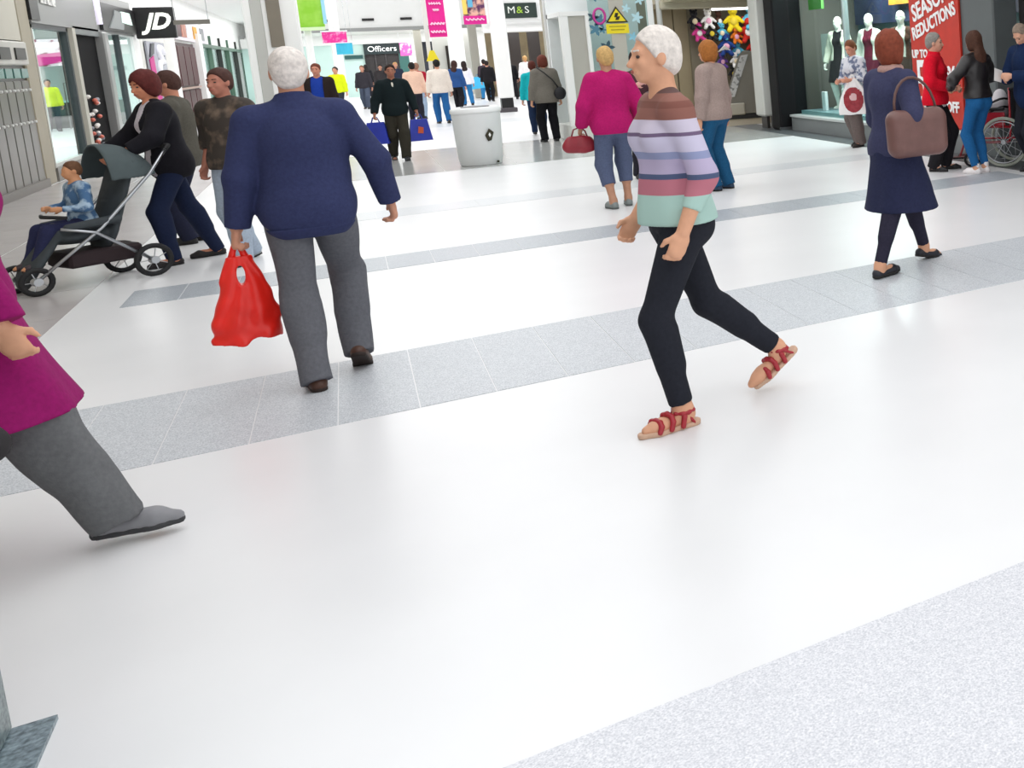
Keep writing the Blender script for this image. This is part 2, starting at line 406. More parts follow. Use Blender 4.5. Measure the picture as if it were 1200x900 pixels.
    if st != 'none':
        g = .010 if st in ('short', 'buzz') else .02
        if st == 'buzz': g = .005
        hm = mat(hcx, .75, .22, 45, .5, spec=.3)
        prims = [E(H(0, -.014, .034), ((.073+g)*s, (.091+g)*s, (.092+g)*s), Rh)]
        n_ = Rh@np.array((0, .80, -.60)); dd = .058 if st != 'buzz' else .05
        if st in ('short', 'buzz'): n_ = Rh@np.array((0, .86, -.51)); dd = .012 if st == 'buzz' else .018
        n_ = n_/np.linalg.norm(n_); dd *= s
        cuts = [plane(n_, hc@n_+dd)]
        if st in ('short',): prims += [E(H(0, -.055, -.02), (.066*s, .05*s, .06*s), Rh)]
        if st in ('bob', 'long', 'tied'):
            prims += [E(H(0, -.05, -.03), (.08*s, .062*s, .09*s), Rh)]
            prims += [E(H(q*.07, -.012, -.035), (.024*s, .045*s, .075*s), Rh) for q in (-1, 1)]
            cuts = [lambda P, c=H(0, .095, -.045): -(sdell(P, c, (.062*s, .07*s, .115*s), Rh))]
        if st == 'tied': prims += [E(H(0, -.12, .03), (.035*s,)*3, Rh)]
        if st == 'long':
            bk = nb-fwd*.085*s-up*.02*s
            prims += [C(H(0, -.08, -.06), bk, .075*s, .085*s, q=.55, f=fwd), C(bk, bk-up*.20*s-fwd*.02*s, .085*s, .05*s, q=.45, f=fwd)]
        sd = int(abs(X*100)+Y)
        sdmesh('hair', union(prims, .03, cuts, lambda P: folds(.0045, 60, sd)(P)), min(res, .011), hm, r)
    # --- clothes
    for w in wear:
        k = w['k']; m = w['m'] if not isinstance(w['m'], str) else cloth(w['m']); g = w.get('g', .014); nz = folds(w.get('fold', .005), w.get('ff', 24), int(abs(X*37)+Y*3))
        nm = w.get('n', k)
        if k == 'top':
            hem = w.get('hem', -.08)*s; t = w.get('sleeve', .98)
            P = tor(g)+arms(g*w.get('ag', 1.), t, flat=True)+[E(pv-up*.01*s, ((.165*hipw*(.5+.5*b)+g)*s, (.12*b+g)*s, (.15+g)*s), T)]
            cut = [plane(-up, -(pv+up*hem)@up)]
            if w.get('flare'): P += [C(pv+up*.10*s, pv+up*(hem/s-.02)*s, (.15+g)*s, (.16+g+w['flare'])*s*hipw, q=.75, f=fwd)]
            if 'top' in w: cut.append(plane(up, (pv+up*w['top']*s)@up))
            if w.get('collar'): P += [C(nb-up*.03*s, nb+up*.035*s+np.array((0, .012, 0)), .078*s, .070*s, flat=True)]
            if w.get('vneck'): cut.append(lambda P_: -(sdcone(P_, nb+fwd*.10*s+up*.05*s, nb+fwd*.13*s-up*w['vneck']*s, .06*s, .003)))
            if w.get('open'): # jacket worn open: a slot down the chest
                c0, c1 = nb+fwd*.14*s, pv+fwd*.2*s-up*.2*s
                cut.append(lambda P_: -(np.maximum(np.abs((P_-nb)@rgt)-w['open']*s*(1), -((P_-nb)@fwd)+.02)))
            so = sdmesh(nm, union(P, .03, cut, nz), res, m, r)
            if w.get('cuffs') and t > .9:
                for i in (0, 1): sdmesh('cuff', union([C(wr[i]-hd[i]*.055*s, wr[i]-hd[i]*.002*s, .040*s, .037*s, flat=2)], .01), res, w['cuffs'], so)
            if w.get('band'): 
                h0 = (pv+up*hem)@up
                sdmesh('hem_band', union(P, .03, [plane(-up, -h0+.006), plane(up, h0+.05*s)], lambda P_: nz(P_)*.5-.006), res, m, so)
        elif k == 'trousers':
            P = tor(g*.6+.004)[:2]+legs(g, g+w.get('kn', .012), g+w.get('an', .02), w.get('end', 1.05), True)
            P += [E(pv-up*.035*s-fwd*.05*s+rgt*q*.065*s, ((.088*b+g*.7+.004)*s, (.08+g*.7+.004)*s, (.09+g)*s), I3) for q in (-1, 1)]
            sdmesh(nm, union(P, .035, [plane((0, 0, 1), pz+.10*s)]+([plane((0, 0, -1), -.012)]), nz), res, m, r)
        elif k == 'skirt':
            hz = w['hem']; mk = (kn[0]+kn[1])/2; top_ = pv+up*.12*s; bot = np.array((mk[0]*.8+pv[0]*.2, mk[1]*.8+pv[1]*.2, hz-.02))
            sp = abs(kn[0][1]-kn[1][1])*.35
            P = [C(top_, pv-up*.05*s, (.125+g)*s, (.168+g)*s*hipw, q=.74, f=fwd), C(pv-up*.05*s, bot, (.168+g)*s*hipw, (.17+w.get('flare', .03)+sp)*s, q=.85, f=fwd)]
            P += [E(pv-up*.035*s-fwd*.05*s, ((.13*b+g)*s, (.085+g)*s, (.09+g)*s), I3)]+[C(hp[i], kn[i], (.09+g)*s, (.07+g)*s) for i in (0, 1)]
            sdmesh(nm, union(P, .03, [plane((0, 0, -1), -hz)], nz), res, m, r)
        elif k == 'scarf':
            sdmesh(nm, union([C(nb+np.array((math.cos(a)*.06*s, math.sin(a)*.06*s+.01, .0)), nb+np.array((math.cos(a+.7)*.06*s, math.sin(a+.7)*.06*s+.01, .0)), .03*s, .03*s) for a in np.arange(0, 6.3, .7)], .02, (), nz), res, m, r)
    # --- shoes
    if shoes[0] != 'none':
        for i in (0, 1):
            f_ = fd[i]; a_ = an[i]; u_ = np.array((0, 0, 1.)); sd = np.cross(f_, u_); sd /= np.linalg.norm(sd); u_ = np.cross(sd, f_)
            base = a_-u_*.085*s; g = .006
            hl = base-f_*.035*s; bl = base+f_*.115*s; to = base+f_*.175*s
            sole = [C(hl+u_*.012*s, bl+u_*.012*s, .036*s, .043*s), C(bl+u_*.012*s, to+u_*.012*s, .043*s, .026*s)]
            cutb = [plane(-u_, -(base@u_)), plane(u_, (base+u_*.022*s)@u_)]
            if shoes[0] == 'sandal':
                q = sdmesh('sandal', union(sole, .02, cutb), .006, mat('#c9a58c', .6), r)
                for t0, hh in ((.02, .078), (.07, .058), (.12, .042)):
                    c_ = base+f_*t0*s; pp = [c_+sd*math.cos(a)*.044*s+u_*(.018+math.sin(a)*hh)*s+f_*.012*math.sin(a*2)*s for a in np.linspace(0, PI, 7)]
                    sdmesh('strap', union([C(pp[i_], pp[i_+1], .0115*s, .0115*s) for i_ in range(6)], .006), .005, mat(shoes[1], .4), q)
                c_ = a_-u_*.012*s
                sdmesh('strap', union([C(c_+np.array((math.cos(a), math.sin(a), 0))*.036*s, c_+np.array((math.cos(a+.7), math.sin(a+.7), 0))*.043*s, .010*s, .010*s) for a in np.arange(0, 6.3, .7)]+
                                      [C(hl+sd*e*.03*s+u_*.015*s, c_+sd*e*.034*s, .007*s, .007*s) for e in (-1, 1)], .005), .0045, mat(shoes[1], .4), q)
                continue
            up_ = [C(hl+u_*.03*s, bl+u_*.028*s, .036*s, .040*s), C(bl+u_*.028*s, to+u_*.022*s, .040*s, .025*s)]
            cu = [plane(-u_, -(base+u_*.014*s)@u_)]
            if shoes[0] == 'flat': cu.append(lambda P, c=base+f_*.05*s+u_*.075*s: -sdell(P, c, (.05*s, .075*s, .034*s), np.stack([sd, f_, u_], 1)))
            else: up_ += [C(base+u_*.05*s-f_*.01*s, base+u_*(.085 if shoes[0] == 'shoe' else .13)*s-f_*.012*s, .037*s, .036*s, flat=True), C(base+u_*.05*s+f_*.02*s, bl+u_*.03*s, .034*s, .034*s)]
            q = sdmesh('shoe', union(up_, .02, cu), min(res, .009), mat(shoes[1], .5, .08, 20), r)
            sdmesh('sole', union(sole, .02, cutb), min(res, .009), mat(shoes[2] if len(shoes) > 2 else '#1c1a19', .7), q)
    return r

# ------------------------------------------------------------------ setting: floor
FLOORM = mat('#e7e7e8', .3, .03, 1.2, spec=.4)
GRAN = mat('#a8adb3', .42, 0, 200, spec=.4, h2='#dadde1', th=(.35, .65)); GRAN_D = mat('#8d949c', .34, 0, 240, h2='#c3c8ce', th=(.35, .65))
GRAN_P = mat('#bcbec5', .5, 0, 200, h2='#ebebef', th=(.3, .7)); PALE = mat('#cfd2d6', .28, 0, 120, h2='#e2e4e6', th=(.3, .7))
floor = sbox('floor', -16, 14, -6, 70, -.2, 0, FLOORM)
def tiles(x0, x1, y0, y1, m, pitch=.322, gap=.005, z=.0025):
    """one row of inlaid slabs: every slab is an object, alike slabs share mesh data"""
    me = MB().box(0, pitch-gap, 0, y1-y0, -.02, z, 0).v; me = mesh(MB().box(0, pitch-gap, 0, y1-y0, -.02, z).v, MB().box(0, 1, 0, 1, 0, 1).f, 'slab')
    me.materials.append(m); k0 = math.ceil((x0-.126)/pitch)
    x = .126+k0*pitch
    while x < x1:
        o = bpy.data.objects.new('tile', me); COL.objects.link(o); o.parent = floor; o.location = (x, y0, 0); x += pitch
E1 = -1.75  # most coordinates from here on were computed from image pixels and baked as metres
box('tile', E1, 9, .9, 2.44, -.02, .0025, GRAN_P, floor)
tiles(E1, 6.2, 5.38, 6.54, GRAN)
tiles(E1, 6.2, 9.28, 9.92, GRAN_D)
tiles(E1, 6.2, 12.45, 13.1, PALE, .966)
tiles(E1, 6.2, 16.9, 21.4, mat('#b9bab8', .16, .05, 1.5), .966)
tiles(E1, 6.2, 28.5, 30, PALE, .966)
# side strip in front of the left-hand units: greyer paving in larger slabs
sm = mat('#b9b3b2', .25, .08, 1.5)
for j in range(26):
    box('tile', -3.9, -2.84, 2+j*1.2, 3.19+j*1.2, -.02, .0025, sm, floor); box('tile', -2.83, -1.77, 2+j*1.2, 3.19+j*1.2, -.02, .0025, sm, floor)
for j in range(7): box('tile', 6.43, 6.93, 8+j*1.75, 9.74+j*1.75, -.02, .004, mat('#4a4d50', .4, 0, 200, h2='#5f6365'), floor)
box('tile', 5.5, 9.5, 20.3, 26, -.02, .006, mat('#a59a86', .35, .06, 2), floor)

# ------------------------------------------------------------------ setting: shell
sbox('wall_left', -4.2, -3.95, 2, 17.6, 0, 3.9, CREAM)
sbox('wall_left', -4.2, -3.94, 21.12, 21.76, 0, 3.9, TAN, c=.02)
sbox('wall_left', -4.1, -3.91, 21.8, 22.35, 2.56, 3.9, BLACK)
sbox('wall_left', -4.15, -3.95, 17.6, 21.12, 2.22, 3.9, mat('#c9c5b8', .5, .03, 2))
fas = sbox('wall_left', -4.3, -3.93, 21.85, 31.3, 2.52, 3.3, mat('#8e8f8e', .35, .04, 1))
sbox('wall_left', -4.3, -3.95, 21.85, 70, 3.3, 3.9, WHITE)
sbox('wall_left', -4.3, -3.97, 31.3, 66, 2.62, 3.3, WHITE)
sbox('ceiling', -12.5, -1.6, 2, 70, 3.9, 4.1, WHITE)
sbox('wall_left', -1.9, -1.6, 2, 70, 4.1, 6.8, WHITE)
sbox('ceiling', 6.2, 12, 2, 30, 2.95, 3.1, WHITE)
sbox('wall_right', 6.2, 6.4, 2, 17.5, 3.1, 6.8, WHITE)
sbox('wall_right', 9.6, 9.8, 8, 27, 0, 2.95, mat('#b8b4a8', .6, .03, 2))
sbox('wall_right', 5.0, 9.6, 26.2, 26.4, 0, 3.4, mat('#a8a08c', .55, .04, 2))
sbox('wall_right', 6.9, 9.6, 18.6, 18.75, 0, 2.95, mat('#6b675f', .6, .04, 2))
# roof over the central aisle: beams, with bays left open to let world light in
for k in range(12): sbox('ceiling', -1.9, 6.5, 4+k*5.6, 4.35+k*5.6, 6.55, 6.9, WHITE)
sbox('wall_back', -12.5, 12, 66.5, 66.8, 0, 6.8, WHITE)
# bulkhead across the far end, with three ventilation slots
bh = sbox('wall_back', -1.6, 8.5, 50, 50.3, 3.12, 6.8, WHITE)
for k, x in enumerate((-.35, .93, 2.28, 3.6)):
    v = MB().box(x, x+.42, 49.93, 49.995, 3.40, 3.50).build('vent_slot', BLACK, bh)
sbox('ceiling', -1.6, 8.5, 50.3, 66.5, 3.12, 3.2, OFFW)
sbox('trim_1', -1.6, 8.5, 49.9, 50.3, 2.98, 3.12, mat('#9b9c9a', .4))
# far wall with shops
tq = mat('#bfd8d2', .5, .03, 2)
sbox('wall_back', -3.9, 1.05, 61.9, 62.1, 0, 3.12, tq)
sbox('wall_back', -3.9, 8.5, 61.8, 61.95, 2.66, 3.12, WHITE)
sbox('wall_back', 3.0, 3.5, 61.9, 62.1, 0, 3.12, WHITE); sbox('wall_back', 4.6, 4.9, 61.6, 62.1, 0, 3.12, OFFW); sbox('wall_back', 6.2, 8.5, 61.9, 62.1, 0, 3.12, WHITE)
sbox('wall_back', 3.5, 4.6, 62.4, 62.6, 0, 2.7, mat('#2c2f3a', .5)); sbox('wall_back', 4.9, 6.2, 62.4, 62.6, 0, 2.7, mat('#33424d', .5))
box('wall_sign', .2, .98, 61.8, 61.9, 1.93, 2.12, mat('#1f4f4e', .4)); tag(bpy.data.objects['wall_sign'], 'long dark green sign strip on the pale turquoise far wall', 'sign')
# the dark far shop with its white name
t = thing('shop', 'dark far shop front under a white rounded name', 'shop front', (1.85, 61.8, 0))
box('fascia', -.8, 1.15, 0, .2, 2.12, 2.66, mat('#17292c', .4), t); box('entrance', -.75, .7, .15, .25, 0, 2.12, mat('#2a2526', .5), t)
box('side_window', .7, 1.15, .1, .2, 0, 2.12, mat('#3c6b66', .3), t); box('door_frame', -.8, -.72, 0, .2, 0, 2.12, BLACK, t)
for x in (-.35, .1): box('door_post', x, x+.04, .08, .16, 0, 2.12, mat('#4a4648', .4), t)
text('Officers', .40, mat('#ffffff', .5, emit=.6), t, (.0, -.02, 2.38), (PI/2, 0, 0), 'lettering', .01)
# right-hand far block with the store entrance
sbox('wall_right', 4.9, 8.5, 46.2, 46.4, 2.68, 6.8, WHITE)
sbox('wall_right', 5.2, 5.7, 46.2, 46.5, 0, 2.68, WHITE)
for x in (5.75, 6.5): sbox('door_1' if x < 6 else 'door_2', x, x+.45, 46.2, 46.35, 0, 2.62, mat('#2a2320', .3, .1, 3))
sbox('wall_right', 7.2, 8.5, 46.2, 46.5, 0, 2.68, mat('#8d8573', .5)); sbox('wall_right', 5.2, 8.5, 48.5, 48.7, 0, 2.68, mat('#9a8a6c', .6, .2, 3))
sbox('wall_right', 3.6, 5.2, 54, 54.2, 0, 3.1, OFFW)
for x in (4.1, 4.5): sbox('door_3' if x < 4.3 else 'door_4', x, x+.28, 53.93, 54.0, 0, 2.3, mat('#2e2724', .35, .1, 3))
t = thing('store_sign', 'dark green store sign with pale letters above dark doors', 'sign', (5.75, 42.2, 3.35))
box('sign_board', -.62, .62, 0, .15, -.29, .27, mat('#24342e', .35, .03, 3), t, c=.01)
text('M', .36, mat('#e9eee6', .5), t, (-.25, -.012, 0), (PI/2, 0, 0), 'lettering'); text('&', .36, mat('#a7cf3e', .5), t, (.03, -.012, 0), (PI/2, 0, 0), 'lettering'); text('S', .36, mat('#e9eee6', .5), t, (.28, -.012, 0), (PI/2, 0, 0), 'lettering')
sbox('wall_right', 5.0, 7.4, 42.3, 42.6, 3.0, 6.8, WHITE); sbox('ceiling', 5.0, 8.5, 42.6, 46.2, 2.9, 3.0, WHITE)

# ------------------------------------------------------------------ left-hand units
# steel lift doors
d = sbox('door_5', -4.1, -3.98, 17.6, 21.1, 0, 2.2, mat('#5b5a58', .35, .05, 2))
y = 17.65
while y < 21.0:
    box('door_leaf', -3.985, -3.95, y, y+.40, .05, 1.62, mat('#77736e', .3, .08, 3, metal=.8), d, c=.01)
    for zz in (1.0, 1.48):
        for dy in (.08, .32): MB().lathe([(.022, 0), (.022, .02), (.012, .03)], (-3.95, y+dy, zz), 10, 'x').build('stud', mat('#f1f1ee', .3), d)
    y += .44
tr = MB(); [tr.box(-3.97, -3.93, 17.65+k*.44, 18.0+k*.44, 1.66, 1.80) for k in range(8)]
tr.build('transom_light', mat('#6d9a92', .2), d)
g_ = box('lift_header', -4.05, -3.9, 17.6, 21.1, 1.85, 2.2, mat('#cfcdc6', .4, .05, 5), d, c=.02)
for k in range(4): box('header_panel', -3.92, -3.88, 17.8+k*.85, 18.35+k*.85, 1.93, 2.1, mat('#3b3a38', .4), g_)
sbox('baseboard_left', -4.0, -3.9, 2, 21.1, 0, .12, mat('#7a7570', .4))
# shop window beside the tan post
w = sbox('window_1', -4.05, -3.97, 21.85, 24.42, .22, .28, mat('#c7c9c4', .35))
box('pane', -4.02, -4.0, 21.9, 24.35, .28, 2.46, GLASS, w); box('window_frame', -4.06, -3.95, 24.32, 24.42, .2, 2.5, CHAR, w); box('window_frame', -4.06, -3.95, 21.85, 21.92, .2, 2.5, mat('#b9b8b0', .4), w); box('window_frame', -4.06, -3.95, 21.85, 24.42, 2.44, 2.52, CHAR, w)
sbox('trim_2', -4.15, -3.93, 21.85, 24.42, 0, .22, mat('#7b7873', .4, .05, 3))
sbox('trim_3', -4.05, -3.9, 24.5, 24.75, 0, 2.52, mat('#b9b5a9', .4))
d = sbox('door_6', -4.15, -4.0, 24.75, 27.1, .06, 2.5, mat('#0b0a0c', .8, .2, 3, spec=.1))
for k in range(0): box('door_rib', -4.0, -3.975, 24.9+k*.45, 24.93+k*.45, .1, 2.45, mat('#241e20', .2), d)
cm = [mat('#efe9e4', .25), mat('#d8705c', .3), mat('#8a8a92', .25)]
for k in range(26):
    yy = 25.0+random.random()*1.1; zz = .25+random.random()*1.1
    MB().lathe([(.004, -.04), (.035, -.02), (.045, 0), (.03, .03), (.004, .04)], (-3.96, yy, zz), 8).build('bauble', cm[k % 7 % 3], d, smooth=True)
box('door_header', -4.1, -3.93, 24.75, 27.1, 2.42, 2.56, mat('#6f7474', .4), d)
sbox('trim_4', -4.1, -3.85, 27.1, 27.5, 0, 2.52, mat('#a8a9a8', .3, metal=.6), c=.03)
w = sbox('window_2', -4.05, -3.97, 27.5, 31.3, .1, .2, CHAR)
for yy in (27.5, 29.4, 31.2): box('window_frame', -4.06, -3.95, yy, yy+.1, .1, 2.52, CHAR if yy < 31 else WHITE, w)
box('pane', -4.02, -4.0, 27.6, 31.2, .2, 2.5, GLASS, w)
# sports shop name: fascia panel and projecting sign
t = thing('shop_sign', 'black projecting box sign with slanted white initials', 'sign', (-3.9, 31.4, 0))
box('sign_box', 0, .74, 0, .25, 2.47, 3.2, BLACK, t, c=.02)
text('JD', .52, mat('#fbfdf4', .4, emit=.5), t, (.40, -.012, 2.85), (PI/2, 0, 0), 'lettering', .012, sx=.85, shear=.35, bold=.018)
t = thing('long_sign', 'glossy black fascia panel with a slanted grey arrow mark beside the initials sign', 'sign', (-3.92, 27.3, 0))
box('panel', 0, .05, 0, 4.0, 2.56, 3.12, BLACK, t)
MB().prism([(.6, 2.62), (2.2, 2.62), (2.6, 2.98), (1.4, 3.02), (1.3, 2.9)], .05, .07, 'yz').build('arrow_mark', mat('#8d9192', .4), t)
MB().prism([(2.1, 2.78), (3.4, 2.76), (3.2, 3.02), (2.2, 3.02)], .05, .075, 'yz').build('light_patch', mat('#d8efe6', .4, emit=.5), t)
t = thing('fascia_mark', 'small worn white mark on the grey fascia above the left window', 'sign', (-3.92, 23.1, 2.86))
MB().prism([(-.5, 0), (.5, -.02), (.55, .2), (.2, .12), (-.5, .14)], 0, .012, 'yz').build('mark', mat('#e9e9e6', .5, 0, 6, h2='#a0a09e', th=(.5, .6)), t)
# hanging light sleeve
t = thing('hanging_light', 'slim bright light tube hanging in front of the grey fascia', 'light', (-3.73, 26.0, 0))
MB().tube([(0, 0, 2.62), (0, 0, 3.3)], .045, 10).build('tube', mat('#f2ecff', .3, emit=.7), t, smooth=True); MB().tube([(0, 0, 3.3), (0, 0, 3.9)], .01, 6).build('rod', CHROME, t)
# picture panel, pilasters, dark red doors
sbox('wall_left', -4.2, -3.95, 31.3, 32.1, 0, 2.62, WHITE); sbox('wall_left', -4.2, -3.95, 32.1, 36.7, 0, 2.62, OFFW)
t = thing('wall_poster', 'tall grey poster with white swirls and magenta shapes between white pilasters', 'poster', (-3.93, 34.1, 0))
box('board', 0, .04, -1.5, 1.5, .55, 2.45, mat('#a9abb5', .4, .15, 3), t)
wh_ = mat('#f4f4fa', .4); dk_ = mat('#33343c', .4)
for k, (z0, r_) in enumerate(((2.15, .2), (1.72, .26), (1.2, .24), (.8, .16))):
    a = [(.06, .35+(r_*1.9-q*.06)*math.cos(q+k)*1.3, z0+(r_-q*.02)*math.sin(q+k)) for q in np.arange(0, 5.6, .4)]
    MB().tube(a, .075, 6).build('swirl', wh_, t, smooth=True); MB().tube([(.05, y+.12, z-.05) for x, y, z in a], .035, 6).build('swirl_outline', dk_, t, smooth=True)
MB().prism([(-1.45, .7), (-.5, .62), (-.35, 1.35), (-1.45, 1.4)], .045, .06, 'yz').build('magenta_shape', mat('#c81a86', .5), t)
MB().prism([(-1.45, 1.5), (-.7, 1.5), (-.75, 2.1), (-1.45, 2.0)], .045, .06, 'yz').build('magenta_shape', mat('#c81a86', .5), t)
MB().prism([(-1.4, 2.05), (-.7, 2.15), (-.4, 2.42), (-.9, 2.4)], .045, .07, 'yz').build('dark_shape', dk_, t)
sbox('trim_5', -4.0, -3.8, 36.2, 37.0, 0, 2.62, WHITE)
d = sbox('door_7', -4.1, -3.97, 37.0, 43.0, .05, 2.55, mat('#3a0f14', .4, .15, 2, spec=.2))
for k in range(4):
    box('door_panel', -3.97, -3.93, 37.15+k*1.48, 38.5+k*1.48, .15, 1.1, mat('#4a161b', .4, .1, 2, spec=.2), d, c=.015); box('door_panel', -3.97, -3.93, 37.15+k*1.48, 38.5+k*1.48, 1.25, 2.45, mat('#4a161b', .4, .1, 2, spec=.2), d, c=.015)
box('push_bar', -3.93, -3.88, 37.2, 42.8, 1.14, 1.2, mat('#b58a7c', .3), d)
sbox('trim_6', -4.0, -3.8, 43.0, 44.0, 0, 2.9, WHITE)
GF = mat('#4d6b5a', .4)
w = sbox('window_3', -4.1, -3.95, 44.0, 64, .0, .25, mat('#6a6f68', .4))
for k, yy in enumerate((44, 48, 51.5, 55, 59, 63.8)): box('window_frame', -4.06, -3.9, yy, yy+.16, .25, 2.95, GF if k % 2 else mat('#2b2f2c', .4), w)
box('window_frame', -4.06, -3.9, 44, 64, 2.5, 2.62, GF, w)
for y0, y1 in ((44.2, 47.9), (48.2, 51.4), (51.7, 54.9), (55.2, 58.9), (59.2, 63.7)): box('pane', -4.02, -4.0, y0, y1, .25, 2.5, GLASS, w)
t = thing('picture_frieze', 'pale frieze of small photographs above the dark red doors', 'picture', (-3.93, 38.3, 2.62))
box('board', 0, .04, 0, 8.6, 0, .62, mat('#e6dfe6', .5), t)
for k, (h_, y0) in enumerate((('#5b4247', .3), ('#b97f6d', 1.5), ('#f0eef0', 2.7), ('#e8a531', 4.4), ('#8d8f92', 6.4))): box('photograph', .04, .06, y0, y0+1.0, .1, .5, mat(h_, .5, .4, 4), t)
# hanging grey direction board on two rods
t = thing('hanging_board', 'long blank grey board hanging on two rods under the white ceiling', 'sign', (-2.17, 24, 0))
box('board', -.27, .25, 0, .12, 2.50, 2.58, mat('#77746c', .4), t)
for x in (-.25, .23): MB().tube([(x, .06, 2.58), (x, .06, 3.9)], .006, 6).build('rod', CHROME, t)
# sports shop interior
sbox('wall_left', -12.3, -12.1, 21, 66, 0, 3.9, WHITE); sbox('wall_left', -12.2, -4.2, 51, 51.2, 0, 3.9, mat('#dfe9e4', .5)); sbox('wall_left', -12.2, -4.1, 20.9, 21.1, 0, 3.9, WHITE)
for k, (x, y) in enumerate(((-7.6, 40), (-6.6, 41), (-9.5, 44))): sbox('wall_left', x, x+.35, y, y+.35, 0, 3.9, WHITE)
t = thing('shop_counter', 'low white shop counter with a pale turquoise top behind the left window', 'counter', (-7.3, 46, 0))
box('cabinet', -1.1, 1.0, 0, .7, 0, .85, mat('#2f3833', .4), t); box('worktop', -1.15, 1.05, -.03, .73, .85, .92, mat('#a9d6d2', .3), t)
t = thing('reflected_banner', 'pink and white banner reflected in the left shop window, modelled inside the shop', 'banner', (-5.85, 33.5, 2.3))  # reflection in the window glass, built as a solid banner inside
box('cloth', -.55, .55, 0, .02, -.35, .3, mat('#f0dfe6', .5, 0, 5, h2='#8d2f4e', th=(.55, .6)), t); MB().prism([(-.55, -.4), (.6, -.2), (.58, .02), (-.55, -.12)], -.02, -.01, 'xz').build('pink_strip', mat('#cc1a86', .5), t)
for x in (-.5, .5): MB().tube([(x, 0, .3), (x, 0, 1.85)], .005, 5).build('cord', CHROME, t)
cl = [('#3b5a3f', -7.0, 45), ('#4a6a4a', -6.0, 49)]
for k, (h_, x, y) in enumerate(cl):
    t = thing('clothes_rack', ('mid green', 'pale green')[k]+' clothes hanging on a rack deep in the sports shop', 'clothes rack', (x, y, 0))
    MB().tube([(-.6, 0, 0), (-.6, 0, 1.5), (.6, 0, 1.5), (.6, 0, 0)], .02, 6).build('rail', STEEL, t)
    for j in range(7): MB().prism([(-.2, .55), (.2, .55), (.17, 1.3), (.04, 1.45), (-.04, 1.45), (-.17, 1.3)], -.5+j*.16, -.43+j*.16, 'yz').build('garment', mat(h_, .9, .2, 5), t)

# ------------------------------------------------------------------ columns and banners
def column(label, x0, x1, y0, y1, m, z1=6.8, base=None, name='column', extra=None, z0=0):
    t = thing(name, label, 'column', ((x0+x1)/2, (y0+y1)/2, 0)); a, b = (x1-x0)/2, (y1-y0)/2
    box('shaft', -a, a, -b, b, z0, z1, m, t, c=.03)
    if base: box('base', -a-.03, a+.03, -b-.03, b+.03, 0, base, BLACK, t, c=.02)
    return t
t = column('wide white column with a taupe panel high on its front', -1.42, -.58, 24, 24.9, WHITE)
box('shade_strip', -.30, -.12, -.47, -.43, 0, 6.5, mat('#bdbdb8', .5), t, c=.015); box('taupe_panel', -.05, .16, -.5, -.44, 2.02, 4.2, TAUPE, t, c=.01)  # grey strip: vertical shading of the white column put in as colour
column('narrow white post under the green banner', -.66, -.5, 30.1, 30.3, WHITE, 3.9)
t = column('square white column behind the crowd, right of the tall magenta banner', 3.47, 3.98, 44, 44.5, WHITE)
t = column('square white column on a black base', 3.79, 4.19, 33.5, 33.9, WHITE, 6.8, z0=.42)
box('base', -.16, .16, -.16, .16, .12, .44, BLACK, t, c=.01); box('foot', -.24, .24, -.24, .24, 0, .13, mat('#4f4a4e', .4), t, c=.02)
t = column('grey-beige column with a white front edge beside the glass display case', 3.38, 3.68, 21.5, 22.0, mat('#a8a394', .45, .05, 2)); box('edge_strip', -.18, -.09, -.28, -.24, 0, 6.5, WHITE, t)
t = column('taupe column with a white edge at the toy shop corner', 5.04, 5.42, 21.5, 21.9, mat('#a29887', .45, .05, 2)); box('edge_strip', -.21, -.15, -.22, -.18, 0, 6.5, WHITE, t)
tag(MB().tube([(5.5, 21.4, 0), (5.5, 21.4, 6.5)], .055, 12).build('white_pole', WHITE, smooth=True), 'slim white round pole right of the taupe column', 'pole')
t = column('white boxed pillar on dark feet beside the black pillar', 6.62, 6.98, 18.85, 19.3, OFFW, 2.95, z0=.24)
for x in (-.1, .08): box('foot', x, x+.06, -.15, .15, 0, .26, mat('#3a3835', .4), t)
t = column('broad glossy black pillar between the toy shop and the clothes shop', 6.68, 7.24, 18.15, 18.6, mat('#111013', .6, .1, 3, spec=.2), 2.95)
box('kick_plate', -.3, .3, -.245, -.2, 0, .06, mat('#4a4b4d', .4), t)
def hang(t, wd, z, top=6.5):
    for q in (-1, 1): MB().tube([(q*wd, 0, z), (q*wd, 0, top)], .004, 5).build('cord', CHROME, t)
def banner(label, x, y, z0, z1, wd, m, name='banner', parts=(), scr=(), rod=True):
    t = thing(name, label, 'banner', (x, y, z0)); nseg = 6
    vs = []; fs = []
    for i in range(nseg+1):
        u = i/nseg; yy = .012*math.sin(u*7)
        for zz in (0, z1-z0): vs += [(-wd/2+u*wd, yy, zz), (-wd/2+u*wd, yy+.012, zz)]
    for i in range(nseg):
        a = i*4; b = a+4; fs += [(a, b, b+2, a+2), (b+1, a+1, a+3, b+3), (a+2, b+2, b+3, a+3), (b, a, a+1, b+1)]
    fs += [(0, 2, 3, 1), (nseg*4, nseg*4+1, nseg*4+3, nseg*4+2)]
    link('cloth', mesh(vs, fs), m, t)
    for nme, a0, a1, b0, b1, mm in parts: box(nme, a0, a1, -.035, -.02, b0, b1, mm, t)
    for pz_, hw in scr: MB().tube([(-hw+2*hw*i/14, -.045, pz_+.03*math.sin(i*2.1+pz_*9)) for i in range(15)], .022, 5).build('faded_writing', mat('#fbd3ea', .5), t)
    hang(t, wd/2, z1-z0, {True: 3.9, False: 6.6}[x < -.4]-z0 if y < 50 else 3.12-z0)
    if rod: MB().tube([(-wd/2-.03, 0, z1-z0), (wd/2+.03, 0, z1-z0)], .015, 8).build('rod', CHROME, t)
    return t
wt_ = mat('#ffffff', .5)
